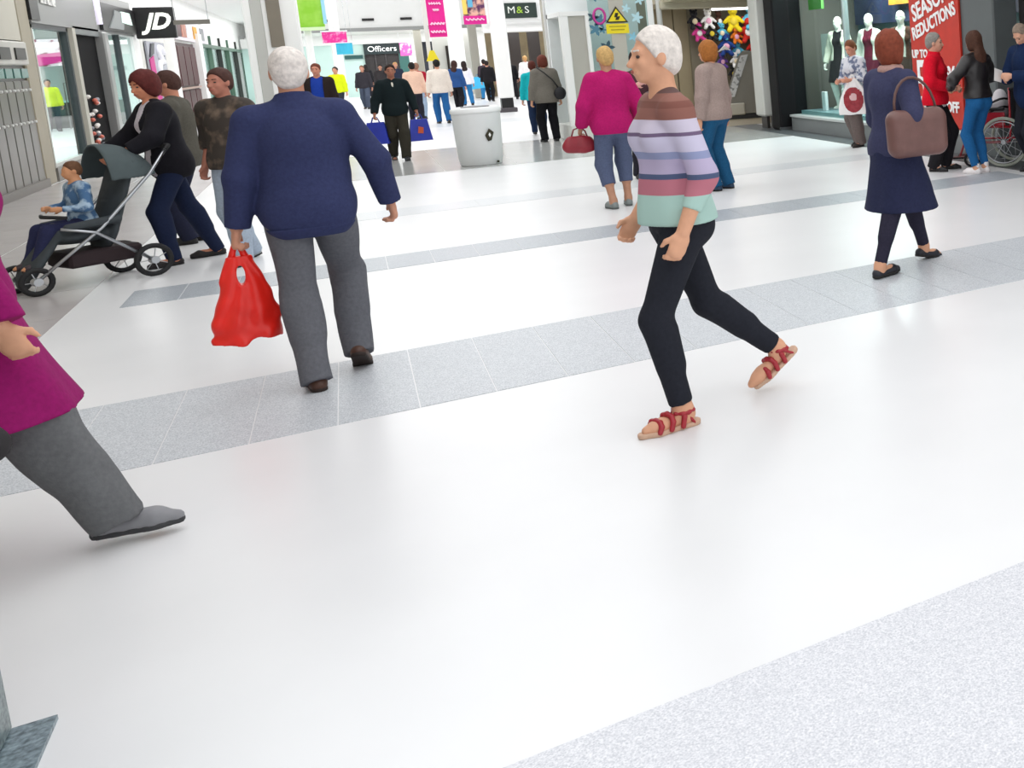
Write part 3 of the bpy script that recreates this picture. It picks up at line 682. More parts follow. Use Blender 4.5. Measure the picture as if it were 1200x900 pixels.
banner('tall lime green banner with a pale blue edge high on the left', -.47, 30, 2.49, 3.9, .52, mat('#8ccb2e', .5, 0, 3, h2='#a9dc58', th=(.4, .7)), parts=[('blue_edge', .24, .31, .15, 1.4, mat('#9fd8ee', .5)), ('foot_strip', -.26, .26, 0, .08, mat('#d9efc0', .5))])
banner('small pink banner with dark marks above the cyan one', -.06, 36, 2.29, 2.62, .6, mat('#e42a92', .5, 0, 9, h2='#f6a9d2', th=(.5, .7)))
banner('small plain cyan banner below the pink one', .15, 37, 1.95, 2.3, .42, mat('#3cbcdc', .5, .1, 5))
banner('tall magenta banner with white lettering near the far bulkhead', 2.31, 32, 2.26, 3.6, .42, mat('#e5138f', .5, .05, 4),
       scr=[(1.22, .15), (1.06, .16), (.90, .14), (.74, .06), (.36, .17), (.14, .17)])
banner('wide picture banner with a magenta strip right of the white column', 3.44, 34, 2.63, 3.6, .58, mat('#e9b7a4', .5, 0, 5, h2='#5b2a5a', th=(.45, .6)),
       parts=[('magenta_strip', -.3, .3, 0, .25, mat('#dd1a93', .5)), ('yellow_corner', -.29, -.18, .3, .95, mat('#f5d46a', .5)), ('blue_patch', -.15, -.02, .5, .95, mat('#63b3d8', .5))], scr=[(.14, .24)])
banner('small far banner with a pink and purple print beside the far shop name', 2.72, 58, 1.95, 2.6, .5, mat('#e85fb4', .5, 0, 4, h2='#f8e2d8', th=(.5, .62)))
tag(MB().prism([(-.16, 0), (.16, 0), (.05, .3), (-.05, .3)], 0, .04).build('floor_sign', mat('#e8d622', .5), None, (2.2, 33.5, 1.62)), 'small yellow warning board fixed to a far post', 'sign')
tag(MB().box(2.1, 2.2, 33.8, 33.9, 0, 3.5).build('far_post', OFFW), 'slim white post below the tall magenta banner', 'post')
# far columns on the left
for x, y, l in ((-.2, 41, 'slim white post farther back beneath the cyan banner'), (4.5, 47.5, 'grey column standing in front of the far shops'), (2.95, 55, 'grey-beige far column beside the far shop name')):
    column(l, x, x+.3, y, y+.3, WHITE if x < 0 else mat('#aaa79c', .5), 3.9)

# ------------------------------------------------------------------ glass display case with decals, warning sign
t = thing('display_case', 'white-framed display case with a grey end panel and blue flower prints', 'display case', (3.38, 20, 0))
box('plinth', 0, 1.66, 0, 1.4, 0, .3, OFFW, t, c=.01)
for x0, x1 in ((0, .14), (.43, .50), (1.55, 1.66)): box('frame_post', x0, x1, 0, .14, .3, 2.3 if x0 < 1 else 2.9, WHITE, t, c=.01)
box('end_panel', .14, .43, .04, .1, .3, 2.3, mat('#b4b1a8', .4, .05, 2), t); box('top_rail', 0, .5, 0, 1.4, 2.3, 2.38, WHITE, t)
box('back_panel', 0, 1.66, 1.3, 1.4, .3, 2.9, mat('#eef1f2', .5), t)
box('pane', .5, 1.55, .02, .04, .3, 2.9, GLASS, t)
box('grey_band', .86, 1.12, .0, .02, .3, 2.9, mat('#bdb8ad', .5), t)
pr = random.Random(3)
for k in range(15):
    x = .56+pr.random()*.26 if k % 2 else 1.16+pr.random()*.36; z = .9+pr.random()*1.8; r_ = .05+pr.random()*.05
    pts = [(x+r_*(1+.45*math.cos(5*a))*math.cos(a), z+r_*(1+.45*math.cos(5*a))*math.sin(a)) for a in np.arange(0, 2*PI, PI/10)]
    MB().prism(pts, -.006, .0).build('flower_print', mat(('#8cc6dc', '#4d7f95', '#bcdfe8', '#30505f')[k % 4], .5), t)
MB().tube([(.68+.1*math.cos(a), -.01, 2.28+.14*math.sin(a)) for a in np.arange(0, 2*PI, .35)], .022, 6, True).build('ring_print', mat('#c83b96', .5), t, smooth=True)
t = thing('warning_sign', 'yellow warning sign: black-edged triangle above a yellow plate', 'sign', (4.36, 19.978, 1.95))
ye = mat('#f3dc1c', .45); bk = mat('#2a2608', .5)
MB().prism([(-.2, .2), (.2, .2), (0, .5)], .0, .02).build('triangle_edge', bk, t); MB().prism([(-.155, .225), (.155, .225), (0, .455)], -.01, .0).build('triangle', ye, t)
MB().prism([(-.03, .25), (.03, .25), (.06, .32), (.01, .31), (.035, .38), (-.02, .38), (-.045, .30), (-.01, .30)], -.018, -.01).build('falling_figure_mark', bk, t)
box('plate', -.2, .2, 0, .02, 0, .18, ye, t); [box('faded_writing', -w_, w_, -.004, 0, z_, z_+.022, mat('#b5a212', .5), t) for w_, z_ in ((.15, .12), (.12, .06))]

# ------------------------------------------------------------------ litter bin
t = thing('litter_bin', 'white cylindrical litter bin with a black emblem on the aisle', 'bin', (1.62, 17.45, 0))
MB().lathe([(.27, .0), (.29, .02), (.29, .07), (.305, .09), (.33, .72), (.335, .74), (.335, .80), (.325, .82)], n=40).build('drum', mat('#dfe1e1', .35, .02, 3), t, smooth=True)
MB().lathe([(.345, .80), (.35, .82), (.345, .86), (.30, .89), (.27, .885), (.25, .86)], n=40).build('lid', mat('#eceded', .3), t, smooth=True)
MB().lathe([(.19, .875), (.20, .895), (.17, .898)], n=32).build('opening', mat('#55585a', .4), t)
e_ = MB(); e_.prism([(.06, .46), (.12, .56), (.18, .50), (.14, .38), (.09, .37)], -.325, -.30).build('emblem', bk, t); MB().prism([(.105, .47), (.125, .50), (.14, .46), (.12, .43)], -.33, -.325).build('emblem_centre', WHITE, t)
MB().prism([(.19, .03), (.22, .03), (.22, .06), (.19, .06)], -.25, -.22).build('lock', bk, t)

# ------------------------------------------------------------------ granite post and plate, bottom left corner of the aisle
GD = mat('#3f4d50', .3, 0, 90, h2='#8a9a9b', th=(.3, .75))
t = thing('granite_pillar', 'dark speckled granite pillar rising from a square granite plate', 'pillar', (-1.25, 2.9, 0))
box('plate', -.5, .465, -.55, .455, 0, .012, mat('#4c5a60', .35, 0, 70, h2='#93a4ac', th=(.3, .7)), t); box('shaft', -.6, .385, -.4, .45, .012, 3.0, GD, t, c=.01)

# ------------------------------------------------------------------ toy shop
li = sbox('ceiling', 5.55, 9.6, 20.6, 26.2, 2.55, 2.7, mat('#bdb59c', .5)); 
sbox('trim_7', 5.5, 7.3, 21.2, 21.5, 2.42, 2.6, mat('#d3cbb4', .5), c=.02)
sbox('wall_right', 5.55, 9.6, 19.3, 21.2, 2.6, 6.8, WHITE)
for k in range(4): sbox('wall_right', 5.62+k*.34, 5.93+k*.34, 24.6, 24.7, 0, 2.55, mat('#a0947a', .5, .05, 2))
box('display_wall', 6.95, 9.2, 24.5, 24.6, 0, 2.55, mat('#7b7464', .6, .06, 2)); tag(bpy.data.objects['display_wall'], 'brown-grey display wall behind the hanging soft toys', 'panel')
box('strip_light', 7.3, 8.6, 23.6, 23.75, 2.46, 2.55, mat('#ffffff', .4, emit=5)); tag(bpy.data.objects['strip_light'], 'bright strip light above the hanging soft toys', 'light')
def toy(col, c2, x, z, s, where, y=24.25):
    z -= .07; s *= .93; y -= .09*(int(x*10+z*10) % 2)
    t = thing('soft_toy', where, 'toy', (x, y, z), random.uniform(-.3, .3), 'soft toys hanging on the display wall')
    B = [E((0, 0, 0), (.11*s, .09*s, .13*s)), E((0, -.02*s, .2*s), (.09*s, .085*s, .085*s)), E((0, -.1*s, .18*s), (.035*s, .04*s, .03*s))]
    for q in (-1, 1): B += [E((q*.07*s, 0, .28*s), (.035*s, .02*s, .035*s)), C((q*.08*s, -.02*s, .07*s), (q*.17*s, -.06*s, -.02*s), .04*s, .035*s), C((q*.05*s, -.03*s, -.1*s), (q*.1*s, -.12*s, -.17*s), .05*s, .045*s)]
    sdmesh('body', union(B, .02*s), .022*s, mat(col, .95, .15, 30, .3), t)
    sdmesh('belly', union([E((0, -.075*s, 0), (.07*s, .03*s, .08*s))]), .02*s, mat(c2, .95), t)
    for q in (-1, 1): MB().lathe([(.002, -.012), (.012, 0), (.002, .012)], (q*.035*s, -.1*s, .225*s), 6).build('eye', BLACK, t)
cn = {'#e0479b': 'pink', '#f1f1f1': 'white', '#e7cf1f': 'yellow', '#c5281f': 'red', '#1d3f86': 'dark blue', '#59b5d8': 'sky blue', '#2d7a45': 'green', '#e07a25': 'orange', '#4b2f25': 'dark brown', '#26262c': 'black', '#6b4aa0': 'purple'}
lay = [('#26262c', 7.02, 2.3, 1.), ('#f1f1f1', 7.32, 2.3, 1.), ('#4b2f25', 7.6, 2.28, .9), ('#e7cf1f', 7.92, 2.27, 1.35), ('#59b5d8', 8.35, 2.3, 1.3), ('#2d7a45', 8.68, 2.2, 1.2),
       ('#e0479b', 7.1, 2.02, 1.), ('#26262c', 7.38, 2.0, .9), ('#59b5d8', 7.62, 2.0, .9), ('#e07a25', 7.95, 1.9, .9), ('#c5281f', 8.25, 2.0, 1.35), ('#1d3f86', 8.65, 1.85, 1.1),
       ('#4b2f25', 7.35, 1.72, .9), ('#1d3f86', 7.7, 1.68, 1.2), ('#59b5d8', 8.0, 1.55, .9), ('#c5281f', 8.38, 1.62, 1.1), ('#f1f1f1', 7.88, 1.32, .8), ('#6b4aa0', 7.6, 1.32, .8), ('#1d3f86', 8.2, 1.3, .9), ('#26262c', 7.85, 1.02, .8), ('#f1f1f1', 8.5, 1.3, .8)]
seen = {}
for i, (c_, x, z, s_) in enumerate(lay):
    row = 'top' if z > 2.15 else 'second' if z > 1.8 else 'third' if z > 1.5 else 'lowest'
    k = (cn[c_], row); seen[k] = seen.get(k, 0)+1
    toy(c_, ('#f0e0c0', '#f4b8d5', '#ffffff', '#e8d040')[i % 4], x, z, s_, f'{cn[c_]} soft toy bear hanging in the {row} row of the toy display' + (' farther right' if seen[k] > 1 else ''))
t = thing('ride_machine', 'slanted grey machine with a silver patterned print outside the toy shop', 'machine', (7.42, 22.3, 0), -.35)
MB().prism([(-.5, .12), (.42, .12), (.42, 1.45), (.05, 1.5), (-.05, 1.4), (-.42, .42)], -.3, .35, 'xz').build('cabinet', mat('#8f8b82', .4, .05, 3), t)
MB().prism([(-.41, .44), (-.04, 1.38), (-.01, 1.37), (-.38, .43)], -.26, .3, 'xz').build('slanted_screen', mat('#55554f', .3, 0, 14, h2='#d6d8da', th=(.45, .55)), t)
MB().prism([(-.36, .5), (.0, 1.4), (.16, 1.42), (-.2, .5)], -.315, -.3, 'xz').build('silver_print', mat('#8d8f90', .35, 0, 12, h2='#e5e6e8', th=(.42, .5)), t)
box('ledge', -.62, .0, -.36, .35, .1, .36, mat('#cfcabd', .4), t, c=.02); box('foot', -.5, .4, -.28, .3, 0, .1, BLACK, t)
t = thing('paper_star', 'white folded paper arrow standing above the grey machine', 'decoration', (7.1, 22.4, 1.5))
MB().prism([(-.15, 0), (0, .14), (.13, .02), (.02, .05)], 0, .03, 'xz').build('fold', WHITE, t); MB().tube([(0, .02, 0.05), (0.1, .02, -.4)], .008, 6).build('stem', BLACK, t)

# ------------------------------------------------------------------ clothes shop window
GREY = mat('#7e8283', .4, .05, 3)
sbox('trim_8', 6.88, 7.15, 13.2, 18.1, 0, .25, GREY); sbox('trim_9', 6.85, 7.17, 13.2, 18.1, .25, .29, mat('#c5c9c8', .35))
sbox('trim_10', 6.88, 7.15, 11.75, 13.2, 0, .27, GREY); sbox('trim_11', 6.85, 7.17, 11.75, 13.2, .27, .32, mat('#c5c9c8', .35))
w = sbox('window_4', 6.95, 7.05, 13.15, 13.25, .29, 2.95, GREY); box('pane', 6.98, 7.0, 13.25, 18.1, .29, 2.95, GLASS, w); box('window_frame', 6.95, 7.05, 15.6, 15.64, .29, 2.95, mat('#9aa5a6', .3), w)
sbox('wall_right', 6.93, 7.3, 10.95, 11.77, 0, 2.95, mat('#5d6364', .45, .05, 3), c=.02)
sbox('wall_right', 7.35, 7.6, 4, 10.98, 0, 2.95, mat('#3b3839', .45, .06, 3)); sbox('wall_right', 7.05, 7.15, 11.77, 13.2, .3, 2.95, CHAR)
sbox('wall_right', 8.6, 8.7, 11, 18.6, 0, 2.95, mat('#5f7d80', .5, .2, 1.2)); sbox('wall_right', 8.45, 8.6, 11.5, 18.4, 1.9, 2.7, mat('#2a3350', .5, .5, 1.5))
sbox('trim_12', 7.05, 8.4, 13.3, 18.0, .29, .36, mat('#8fb0b4', .25, .1, 2))
t = thing('sale_poster', 'red sale poster with white slanted lettering in the shop window', 'poster', (6.9, 12.46, 0))
rd = mat('#c9301f', .5, .12, 4)
box('sheet', 0, .03, -.7, .7, .33, 2.93, rd, t)
R_ = (PI/2, 0, -PI/2)
def ptext(s_, sz, y, z, ang=0, **k):
    o = text(s_, sz, wt_, t, (-.008, y, z), (0, 0, 0), 'lettering', .004, **k)
    o.rotation_euler = (Matrix.Rotation(-PI/2, 3, 'Z') @ Matrix.Rotation(PI/2, 3, 'X') @ Matrix.Rotation(ang, 3, 'Z')).to_euler()
ptext('SEASON', .33, .06, 2.06, .26, bold=.008, sx=.92); ptext('REDUCTIONS', .25, .0, 1.80, .26, bold=.007, sx=.84)
ptext('UP TO', .16, .44, 1.36, 0, bold=.006); ptext('50', .88, .28, .93, 0, bold=.012, sx=.72); ptext('%', .46, -.42, 1.0, 0, bold=.012, sx=.8); ptext('OFF', .2, -.42, .62, 0, bold=.008)
# window goods: cards, bottles
for k, (y, h_, c_, nme) in enumerate(((17.2, .35, '#e8ecec', 'first'), (16.3, .42, '#f0f2ec', 'tallest'), (15.7, .3, '#d9dedd', 'right-hand'), )):
    tag(box('display_card', 7.2, 7.26, y, y+.16, .36, .36+h_, mat(c_, .4), c=.01), f'{nme} white card standing on the shop window ledge', 'card')
tag(box('hanging_board', 7.5, 7.55, 17.55, 17.9, 1.25, 1.75, mat('#e6efe8', .4)), 'pale square board near the black pillar in the shop window', 'sign')
tag(box('green_board', 7.3, 7.35, 17.3, 17.9, 2.2, 2.6, mat('#5db54a', .5)), 'green board at the top left of the shop window', 'sign')
tag(box('orange_board', 8.3, 8.35, 13.8, 16.6, 2.2, 2.45, mat('#d98f2a', .5, .3, 4)), 'orange and yellow board hung high in the shop window', 'sign')
tag(box('foliage_panel', 7.5, 7.56, 13.5, 14.2, 1.9, 2.9, mat('#8a8f3e', .6, .4, 6)), 'olive green hanging panel right of the mannequins', 'decoration')
# ------------------------------------------------------------------ people: the near ones
def D(k, m, **a): return dict(k=k, m=m, **a)
man = person(-.22, 6.25, .05, 'white-haired man in navy jacket and grey trousers walking away with a red bag', h=1.69, res=.007, hair=('short', '#e2dad4'), build=1.17, belly=.03, skn='#cf957a',
    feet=[(-.07, -.19, 0, .08, 0), (.13, .06, .05, -.15, .55)], hands=[(-.30, .04, .83), (.36, .10, .87)], poles=[(-.6, -1, 0), (.8, -.8, 0)], curl=(1.25, .9), lean=(.03, 0), head=(0, .05),
    wear=[D('trousers', '#66676d', g=.012, an=.022, kn=.014, fold=.012, ff=15, end=1.06), D('top', '#343a5e', hem=-.135, g=.024, ag=.8, cuffs=cloth('#2d3254'), band=1, collar=1, n='jacket', fold=.012, ff=13)], shoes=('shoe', '#4c2f22', '#2a1c16'))
woman_s = person(1.125, 4.42, PI/2+.05, 'white-haired woman in striped tunic and red sandals striding left across the floor', h=1.68, res=.007, female=True, hair=('short', '#ded6cf'), build=.98,
    feet=[(-.13, .09, 0, .05, 0), (.05, -.42, .11, .0, .6)], hands=[(-.23, .05, .85), (.24, .10, .87)], poles=[(-.3, -1, 0), (.3, -1, 0)], lean=(0, 0),
    wear=[D('trousers', '#23252d', g=.010, kn=.002, an=.004, fold=.003, n='leggings', end=.97), 
          D('top', bands([(.7, '#a9c9c0'), (1.0, '#b9707f'), (1.065, '#4a5677'), (1.085, '#b5a9c6'), (1.15, '#8d94b8'), (1.18, '#c5bfd6'), (1.245, '#6d5a78'), (1.26, '#c9c0d2'), (1.315, '#8a5a50'), (1.36, '#7c4c42'), (1.39, '#8e6055'), (1.42, '#5f4644')]), hem=-.02, g=.022, ag=.7, fold=.01, ff=16, n='tunic', flare=.02, sleeve=.8)], shoes=('sandal', '#a3232f'))
near = person(-1.16, 4.62, -PI/2-.05, 'person in long magenta coat and grey trousers stepping in at the left edge', h=1.66, res=.008, female=True, hair=('bob', '#3b2a22'), build=1.12,
    feet=[(-.08, -.42, .08, 0, .5), (.06, .34, 0, -.1, 0)], hands=[(-.27, -.1, .78), (.24, .20, .80)], poles=[(-.3, -1, 0), (.3, -1, 0)],
    wear=[D('trousers', '#6a6b6d', an=.035, kn=.025, end=1.05, fold=.01), D('skirt', '#8e1460', hem=.50, g=.04, flare=.06, fold=.012, ff=12, n='coat_skirt'), D('top', '#8e1460', hem=-.1, g=.035, n='coat', fold=.01, ff=14)], shoes=('shoe', '#86868a', '#3a3a3c'))
t = thing('shoulder_bag', 'black soft bag hanging below the magenta coat at the left edge', 'bag', (-1.16, 4.30, .44))
sdmesh('body', union([C((-.12, 0, .05), (.1, 0, .05), .07, .07, q=.5, f=np.array((0, 1., 0))), C((-.1, 0, .14), (.09, 0, .14), .05, .05, q=.5, f=np.array((0, 1., 0)))], .03, (), folds(.004)), .01, mat('#242022', .6, .1, 20), t)
MB().tube([(-.09, 0, .17), (-.06, -.02, .36), (.0, -.03, .42), (.05, -.02, .36), (.08, 0, .17)], .007, 6).build('strap', mat('#2b2427', .6), t, smooth=True)
navy = person(3.1, 6.25, -1.27, 'auburn-haired woman in navy top and long navy skirt walking right', h=1.64, res=.008, female=True, hair=('bob', '#7d3b28'), build=1.08, head=(.1, .1),
    feet=[(-.07, .29, .02, 0, .25), (.06, -.27, 0, .1, .0)], hands=[(-.22, .20, .86), (.20, .12, .98)], poles=[(-.3, -1, 0), (.6, -1, 0)],
    wear=[D('trousers', '#2e2c3c', g=.007, kn=.0, an=.001, fold=.001, n='tights', end=.98), D('skirt', '#272b46', hem=.43, flare=.02, g=.02, fold=.007), D('top', '#3a3c58', hem=-.06, g=.03, fold=.008, n='jumper'), D('scarf', '#b08c84', n='scarf')], shoes=('flat', '#22222b'))
t = thing('brown_handbag', 'large soft brown leather bag at the side of the navy-skirted woman', 'bag', (3.12, 5.95, .81), -.05)
sdmesh('body', softbox(.215, .08, .165, .078, folds(.012, 13, 8)), .009, mat('#6b4a45', .45, .15, 12, .2), t)
MB().tube([(.15*math.cos(a), .05*math.sin(a), .31+.22*math.sin(a)) for a in np.linspace(PI, 0, 12)], .010, 8).build('strap', mat('#5b3d38', .5), t, smooth=True)

# red carrier bag held by the white-haired man
RED = mat('#ee2418', .35, .10, 9, .3, spec=.5)
t = thing('carrier_bag', 'bright red plastic carrier bag hanging from the left hand of the navy-jacketed man', 'bag', (-.535, 6.29, .25), .1)
def bagsd(P):
    x, y, z = P.T; u = np.clip(z/.46, 0, 1); v = (1-u)
    w_ = .145-.10*u**1.5; dpt = .07-.05*u; d = (((np.abs(x)/w_)**2.6+(np.abs(y)/dpt)**2.2)**(1/2.4)-1)*dpt*.9
    d = np.maximum(d, -z+.012+.01*np.sin(x*30)); ph = np.arctan2(x, .50-z)
    d = d+np.sin(ph*26+np.sin(z*14)*1.2)*.0035*(.25+v)+(np.sin(z*60+x*22+np.sin(x*40))*.003+np.sin(x*70-z*38)*.0025)*v*v
    hole = ((x/.017)**2+((z-.345)/.05)**2)**.5-1
    return np.maximum(np.maximum(d, z-.44), -hole*.017)
sdmesh('bag_body', (bagsd, (-.18, -.1, 0), (.18, .1, .46)), .006, RED, t)
for q in (-1, 1): MB().tube([(q*.03, 0, .42), (q*.02, .0, .46), (q*.008, .0, .50), (0, 0, .54)], [.018, .014, .012, .012], 8).build('handle', RED, t, smooth=True)

# ------------------------------------------------------------------ people: middle distance
person(2.25, 11.0, .05, 'blonde woman in magenta cardigan seen from behind carrying a crimson handbag', h=1.65, res=.010, female=True, hair=('short', '#c9a46b'), build=1.15, face_parts=False,
    feet=[(-.08, -.05, 0, .15, 0), (.10, .06, 0, -.2, 0)], hands=[(-.28, .12, .86), (.30, .1, .85)],
    wear=[D('trousers', '#56607c', end=.78, kn=.02, an=.02, n='cropped_trousers'), D('top', '#b31a66', hem=-.10, g=.035, fold=.008, n='cardigan')], shoes=('shoe', '#7d8584', '#5b605e'), skn='#b98a70')
t = thing('crimson_handbag', 'crimson handbag hanging from the hand of the magenta-cardigan woman', 'bag', (1.93, 11.1, .60), .1)
sdmesh('body', union([C((-.10, 0, .07), (.10, 0, .06), .07, .07, q=.6, f=np.array((0, 1., 0))), C((-.08, 0, .13), (.09, 0, .12), .05, .05, q=.6, f=np.array((0, 1., 0)))], .03, (), folds(.005)), .01, mat('#8e1f2e', .4, .1, 15, .1), t)
MB().tube([(-.07, 0, .16), (-.04, 0, .24), (.02, 0, .26), (.07, 0, .22), (.09, 0, .15)], .008, 8).build('handle', mat('#7a1a26', .4), t, smooth=True)
person(3.42, 11.35, .7, 'ginger-haired woman in beige jacket and blue jeans behind the striped-tunic woman', h=1.66, res=.010, female=True, hair=('bob', '#a5672f'), build=1.1, face_parts=False,
    feet=[(-.1, .0, 0, .1, 0), (.09, -.04, 0, -.1, 0)], wear=[D('trousers', '#1f557c', kn=.018, an=.015, n='jeans'), D('top', '#a39089', hem=-.08, g=.035, fold=.009, n='jacket')], shoes=('shoe', '#28425c'))
person(3.08, 13.3, PI+.1, 'dark-haired woman in plum-brown top facing the camera between two shoppers', h=1.60, res=.010, female=True, hair=('tied', '#2a1d1c'), head=(-.25, .15), skn='#dca39a',
    hands=[(-.22, .10, .80), (.12, .26, 1.18)], wear=[D('trousers', '#2c2a33', n='trousers'), D('top', '#4d3238', hem=-.08, g=.025)])
person(6.42, 14.15, PI/2+.45, 'woman in patterned grey blouse looking down outside the shop window', h=1.60, res=.010, female=True, hair=('short', '#7a4a30'), head=(0, -.45), skn='#d99a80',
    feet=[(-.08, .06, 0, .0, 0), (.08, -.1, 0, 0, 0)], hands=[(-.12, .27, 1.02), (.10, .27, 1.0)], wear=[D('trousers', '#6e625f', kn=.03, an=.035), D('top', mat('#d5d6de', .9, 0, 14, h2='#6d7690', th=(.5, .58)), hem=-.06, g=.03, n='blouse', sleeve=.8)], shoes=('flat', '#2b2523'))
t = thing('carrier_bag', 'white carrier bag with a dark red printed patch held by the woman at the window', 'bag', (6.28, 13.92, .50), -.5)
def bag2(P):
    x, y, z = P.T; u = np.clip(z/.55, 0, 1); w_ = .225-.17*u**2.2; dpt = .08-.06*u
    d = (((np.abs(x)/w_)**2.4+(np.abs(y)/dpt)**2.2)**(1/2.3)-1)*dpt
    return np.maximum(np.maximum(d, -z+.01), z-.54)+np.sin(np.arctan2(x, .6-z)*18)*.003
q = sdmesh('bag_body', (bag2, (-.25, -.1, 0), (.25, .1, .56)), .01, mat('#f1eeee', .35, .04, 8, .2), t)
pts = [(-.14, .07), (-.16, .2), (-.08, .38), (0, .42), (.08, .38), (.16, .2), (.14, .07), (0, .03)]
sdmesh('red_print', (lambda P: np.maximum(np.abs(bag2(P))-.007, np.maximum((((P[:, 0])/.15)**2+((P[:, 2]-.23)/.19)**2)**.5-1, P[:, 1]))*1.0, (-.2, -.11, .02), (.2, 0, .46)), .008, mat('#8c1f2c', .4, 0, 16, h2='#9f2c38'), t)
sdmesh('pale_motif', (lambda P: np.maximum(np.abs(bag2(P))-.0105, np.maximum((((P[:, 0])/.06)**2+((P[:, 2]-.27)/.06)**2)**.5-1, P[:, 1])), (-.1, -.12, .15), (.1, 0, .37)), .007, mat('#e0b8ba', .4), t)
for s_ in (-1, 1): MB().tube([(s_*.03, 0, .52), (s_*.02, 0, .58), (0, 0, .60)], .008, 6).build('handle', WHITE, t)
person(5.84, 10.6, -PI/2-.75, 'grey-haired woman in bright red jacket and black trousers by the red poster', h=1.63, res=.010, female=True, hair=('short', '#8e8a84'), head=(.1, -.05), skn='#dba58c',
    feet=[(-.10, .05, 0, .1, 0), (.09, -.05, 0, -.3, 0)], hands=[(-.15, .22, .98), (.14, .20, 1.0)], poles=[(-.8, -.8, 0), (.8, -.8, 0)],
    wear=[D('trousers', '#222024', kn=.02, an=.025), D('top', '#ece6e2', hem=-.10, g=.022, n='shirt', sleeve=.3), D('top', '#d80f2a', hem=-.07, g=.034, n='jacket', collar=1)], shoes=('flat', '#17161a'))
person(6.05, 9.98, .25, 'girl with long brown hair, black leather jacket and blue jeans, back to the camera', h=1.62, res=.010, female=True, hair=('long', '#4a2e22'), face_parts=False, build=.98,
    feet=[(-.09, .0, 0, .15, 0), (.06, .0, 0, -.1, 0)], hands=[(-.20, .24, 1.0), (.20, .24, 1.0)], poles=[(-1, -.5, -.2), (1, -.5, -.2)],
    wear=[D('trousers', '#1f5d93', g=.008, kn=.002, an=.006, n='jeans', end=.98), D('top', mat('#231f20', .35, .15, 25, .1), hem=.02, g=.03, fold=.008, n='leather_jacket')], shoes=('boot', '#efe9e9', '#d8d2d2'))
person(6.48, 9.55, PI/2+.1, 'balding man in navy coat looking down at his hands at the right edge', h=1.70, res=.010, hair=('buzz', '#8b7a6c'), head=(.1, -.75), skn='#d9a389', build=1.05,
    feet=[(-.1, .0, 0, .1, 0), (.1, -.1, 0, -.1, 0)], hands=[(-.06, .30, 1.12), (.08, .28, 1.10)], poles=[(-.8, -.8, 0), (.8, -.8, 0)], lean=(.08, 0),
    wear=[D('trousers', '#23242c'), D('top', '#16284a', hem=-.16, g=.035, collar=1, n='coat', fold=.008)], shoes=('shoe', '#222226'))
t = thing('paper_slip', 'white folded paper in the hands of the balding man', 'paper', (6.1, 9.60, 1.08), .3)
MB().prism([(-.07, 0), (.05, -.03), (.08, .10), (-.05, .14)], -.002, .002, 'xz').build('sheet', WHITE, t)
# wheelchair
def wheel(name, c, r, m, parent, rot=0, tr=.02, sp=12, n=36):
    pts = [(c[0], c[1]+r*math.cos(a), c[2]+r*math.sin(a)) for a in np.arange(0, 2*PI-.01, 2*PI/n)]
    w_ = MB().tube(pts, tr, 8, True).build(name, m, parent, smooth=True)
    b = MB(); [b.tube([(c[0], c[1], c[2]), (c[0], c[1]+r*math.cos(a), c[2]+r*math.sin(a))], .0035, 5) for a in np.arange(0, 2*PI, 2*PI/sp)]
    b.lathe([(.03, -.03), (.03, .03)], c, 12, 'x'); b.build('spokes', SILV, w_); return w_
t = thing('wheelchair', 'red-framed wheelchair with large pale-rimmed wheels behind the girl in jeans', 'wheelchair', (6.62, 10.45, 0), .75)
RF = mat('#b3182a', .3, .05, 3, coat=.4)
for q in (-1, 1):
    w_ = wheel('wheel', (q*.28, -.12, .305), .285, mat('#b7bcae', .5), t)
    MB().tube([(q*.32, -.12+.25*math.cos(a), .305+.25*math.sin(a)) for a in np.arange(0, 6.2, .25)], .008, 6, True).build('push_rim', SILV, w_, smooth=True)
    wheel('castor', (q*.22, .32, .09), .075, RUBBER, t, tr=.016, sp=5, n=16)
    MB().tube([(q*.23, -.2, .95), (q*.23, -.2, .45), (q*.23, -.18, .3)], .013, 8).build('frame', RF, t, smooth=True)
    MB().tube([(q*.23, -.2, .48), (q*.23, .25, .50), (q*.22, .34, .42), (q*.20, .46, .14)], .015, 8).build('frame', RF, t, smooth=True)
    MB().tube([(q*.23, -.18, .3), (q*.23, .28, .3), (q*.22, .32, .16)], .013, 8).build('frame', RF, t, smooth=True)
    box('armrest', q*.25-.03, q*.25+.03, -.14, .2, .68, .72, BLACK, t, c=.01); box('side_panel', q*.25-.008, q*.25+.008, -.14, .2, .5, .66, RF, t)
    MB().tube([(q*.23, -.2, .93), (q*.23, -.32, .95)], .017, 8).build('grip', RUBBER, t); box('footplate', q*.12-.08, q*.12+.08, .42, .56, .10, .12, BLACK, t)
box('seat', -.22, .22, -.2, .24, .47, .53, BLACK, t, c=.015); box('backrest', -.22, .22, -.23, -.19, .5, .92, mat('#26242a', .7), t, c=.01)
t = thing('white_bundle', 'white bag with black straps lying on the wheelchair seat', 'bag', (6.63, 10.44, .53), .7)
sdmesh('body', union([E((0, 0, .15), (.17, .12, .16)), E((.03, .0, .3), (.10, .08, .1))], .06, [plane((0, 0, -1), 0)], folds(.01, 20, 9)), .012, mat('#e8e4e8', .7, .05, 15, .2), t)
for z_ in (.16, .26): MB().tube([(.19*math.cos(a), .14*math.sin(a), z_+.03*math.sin(a*2)) for a in np.arange(0, 6.2, .4)], .014, 6, True).build('strap', BLACK, t, smooth=True)

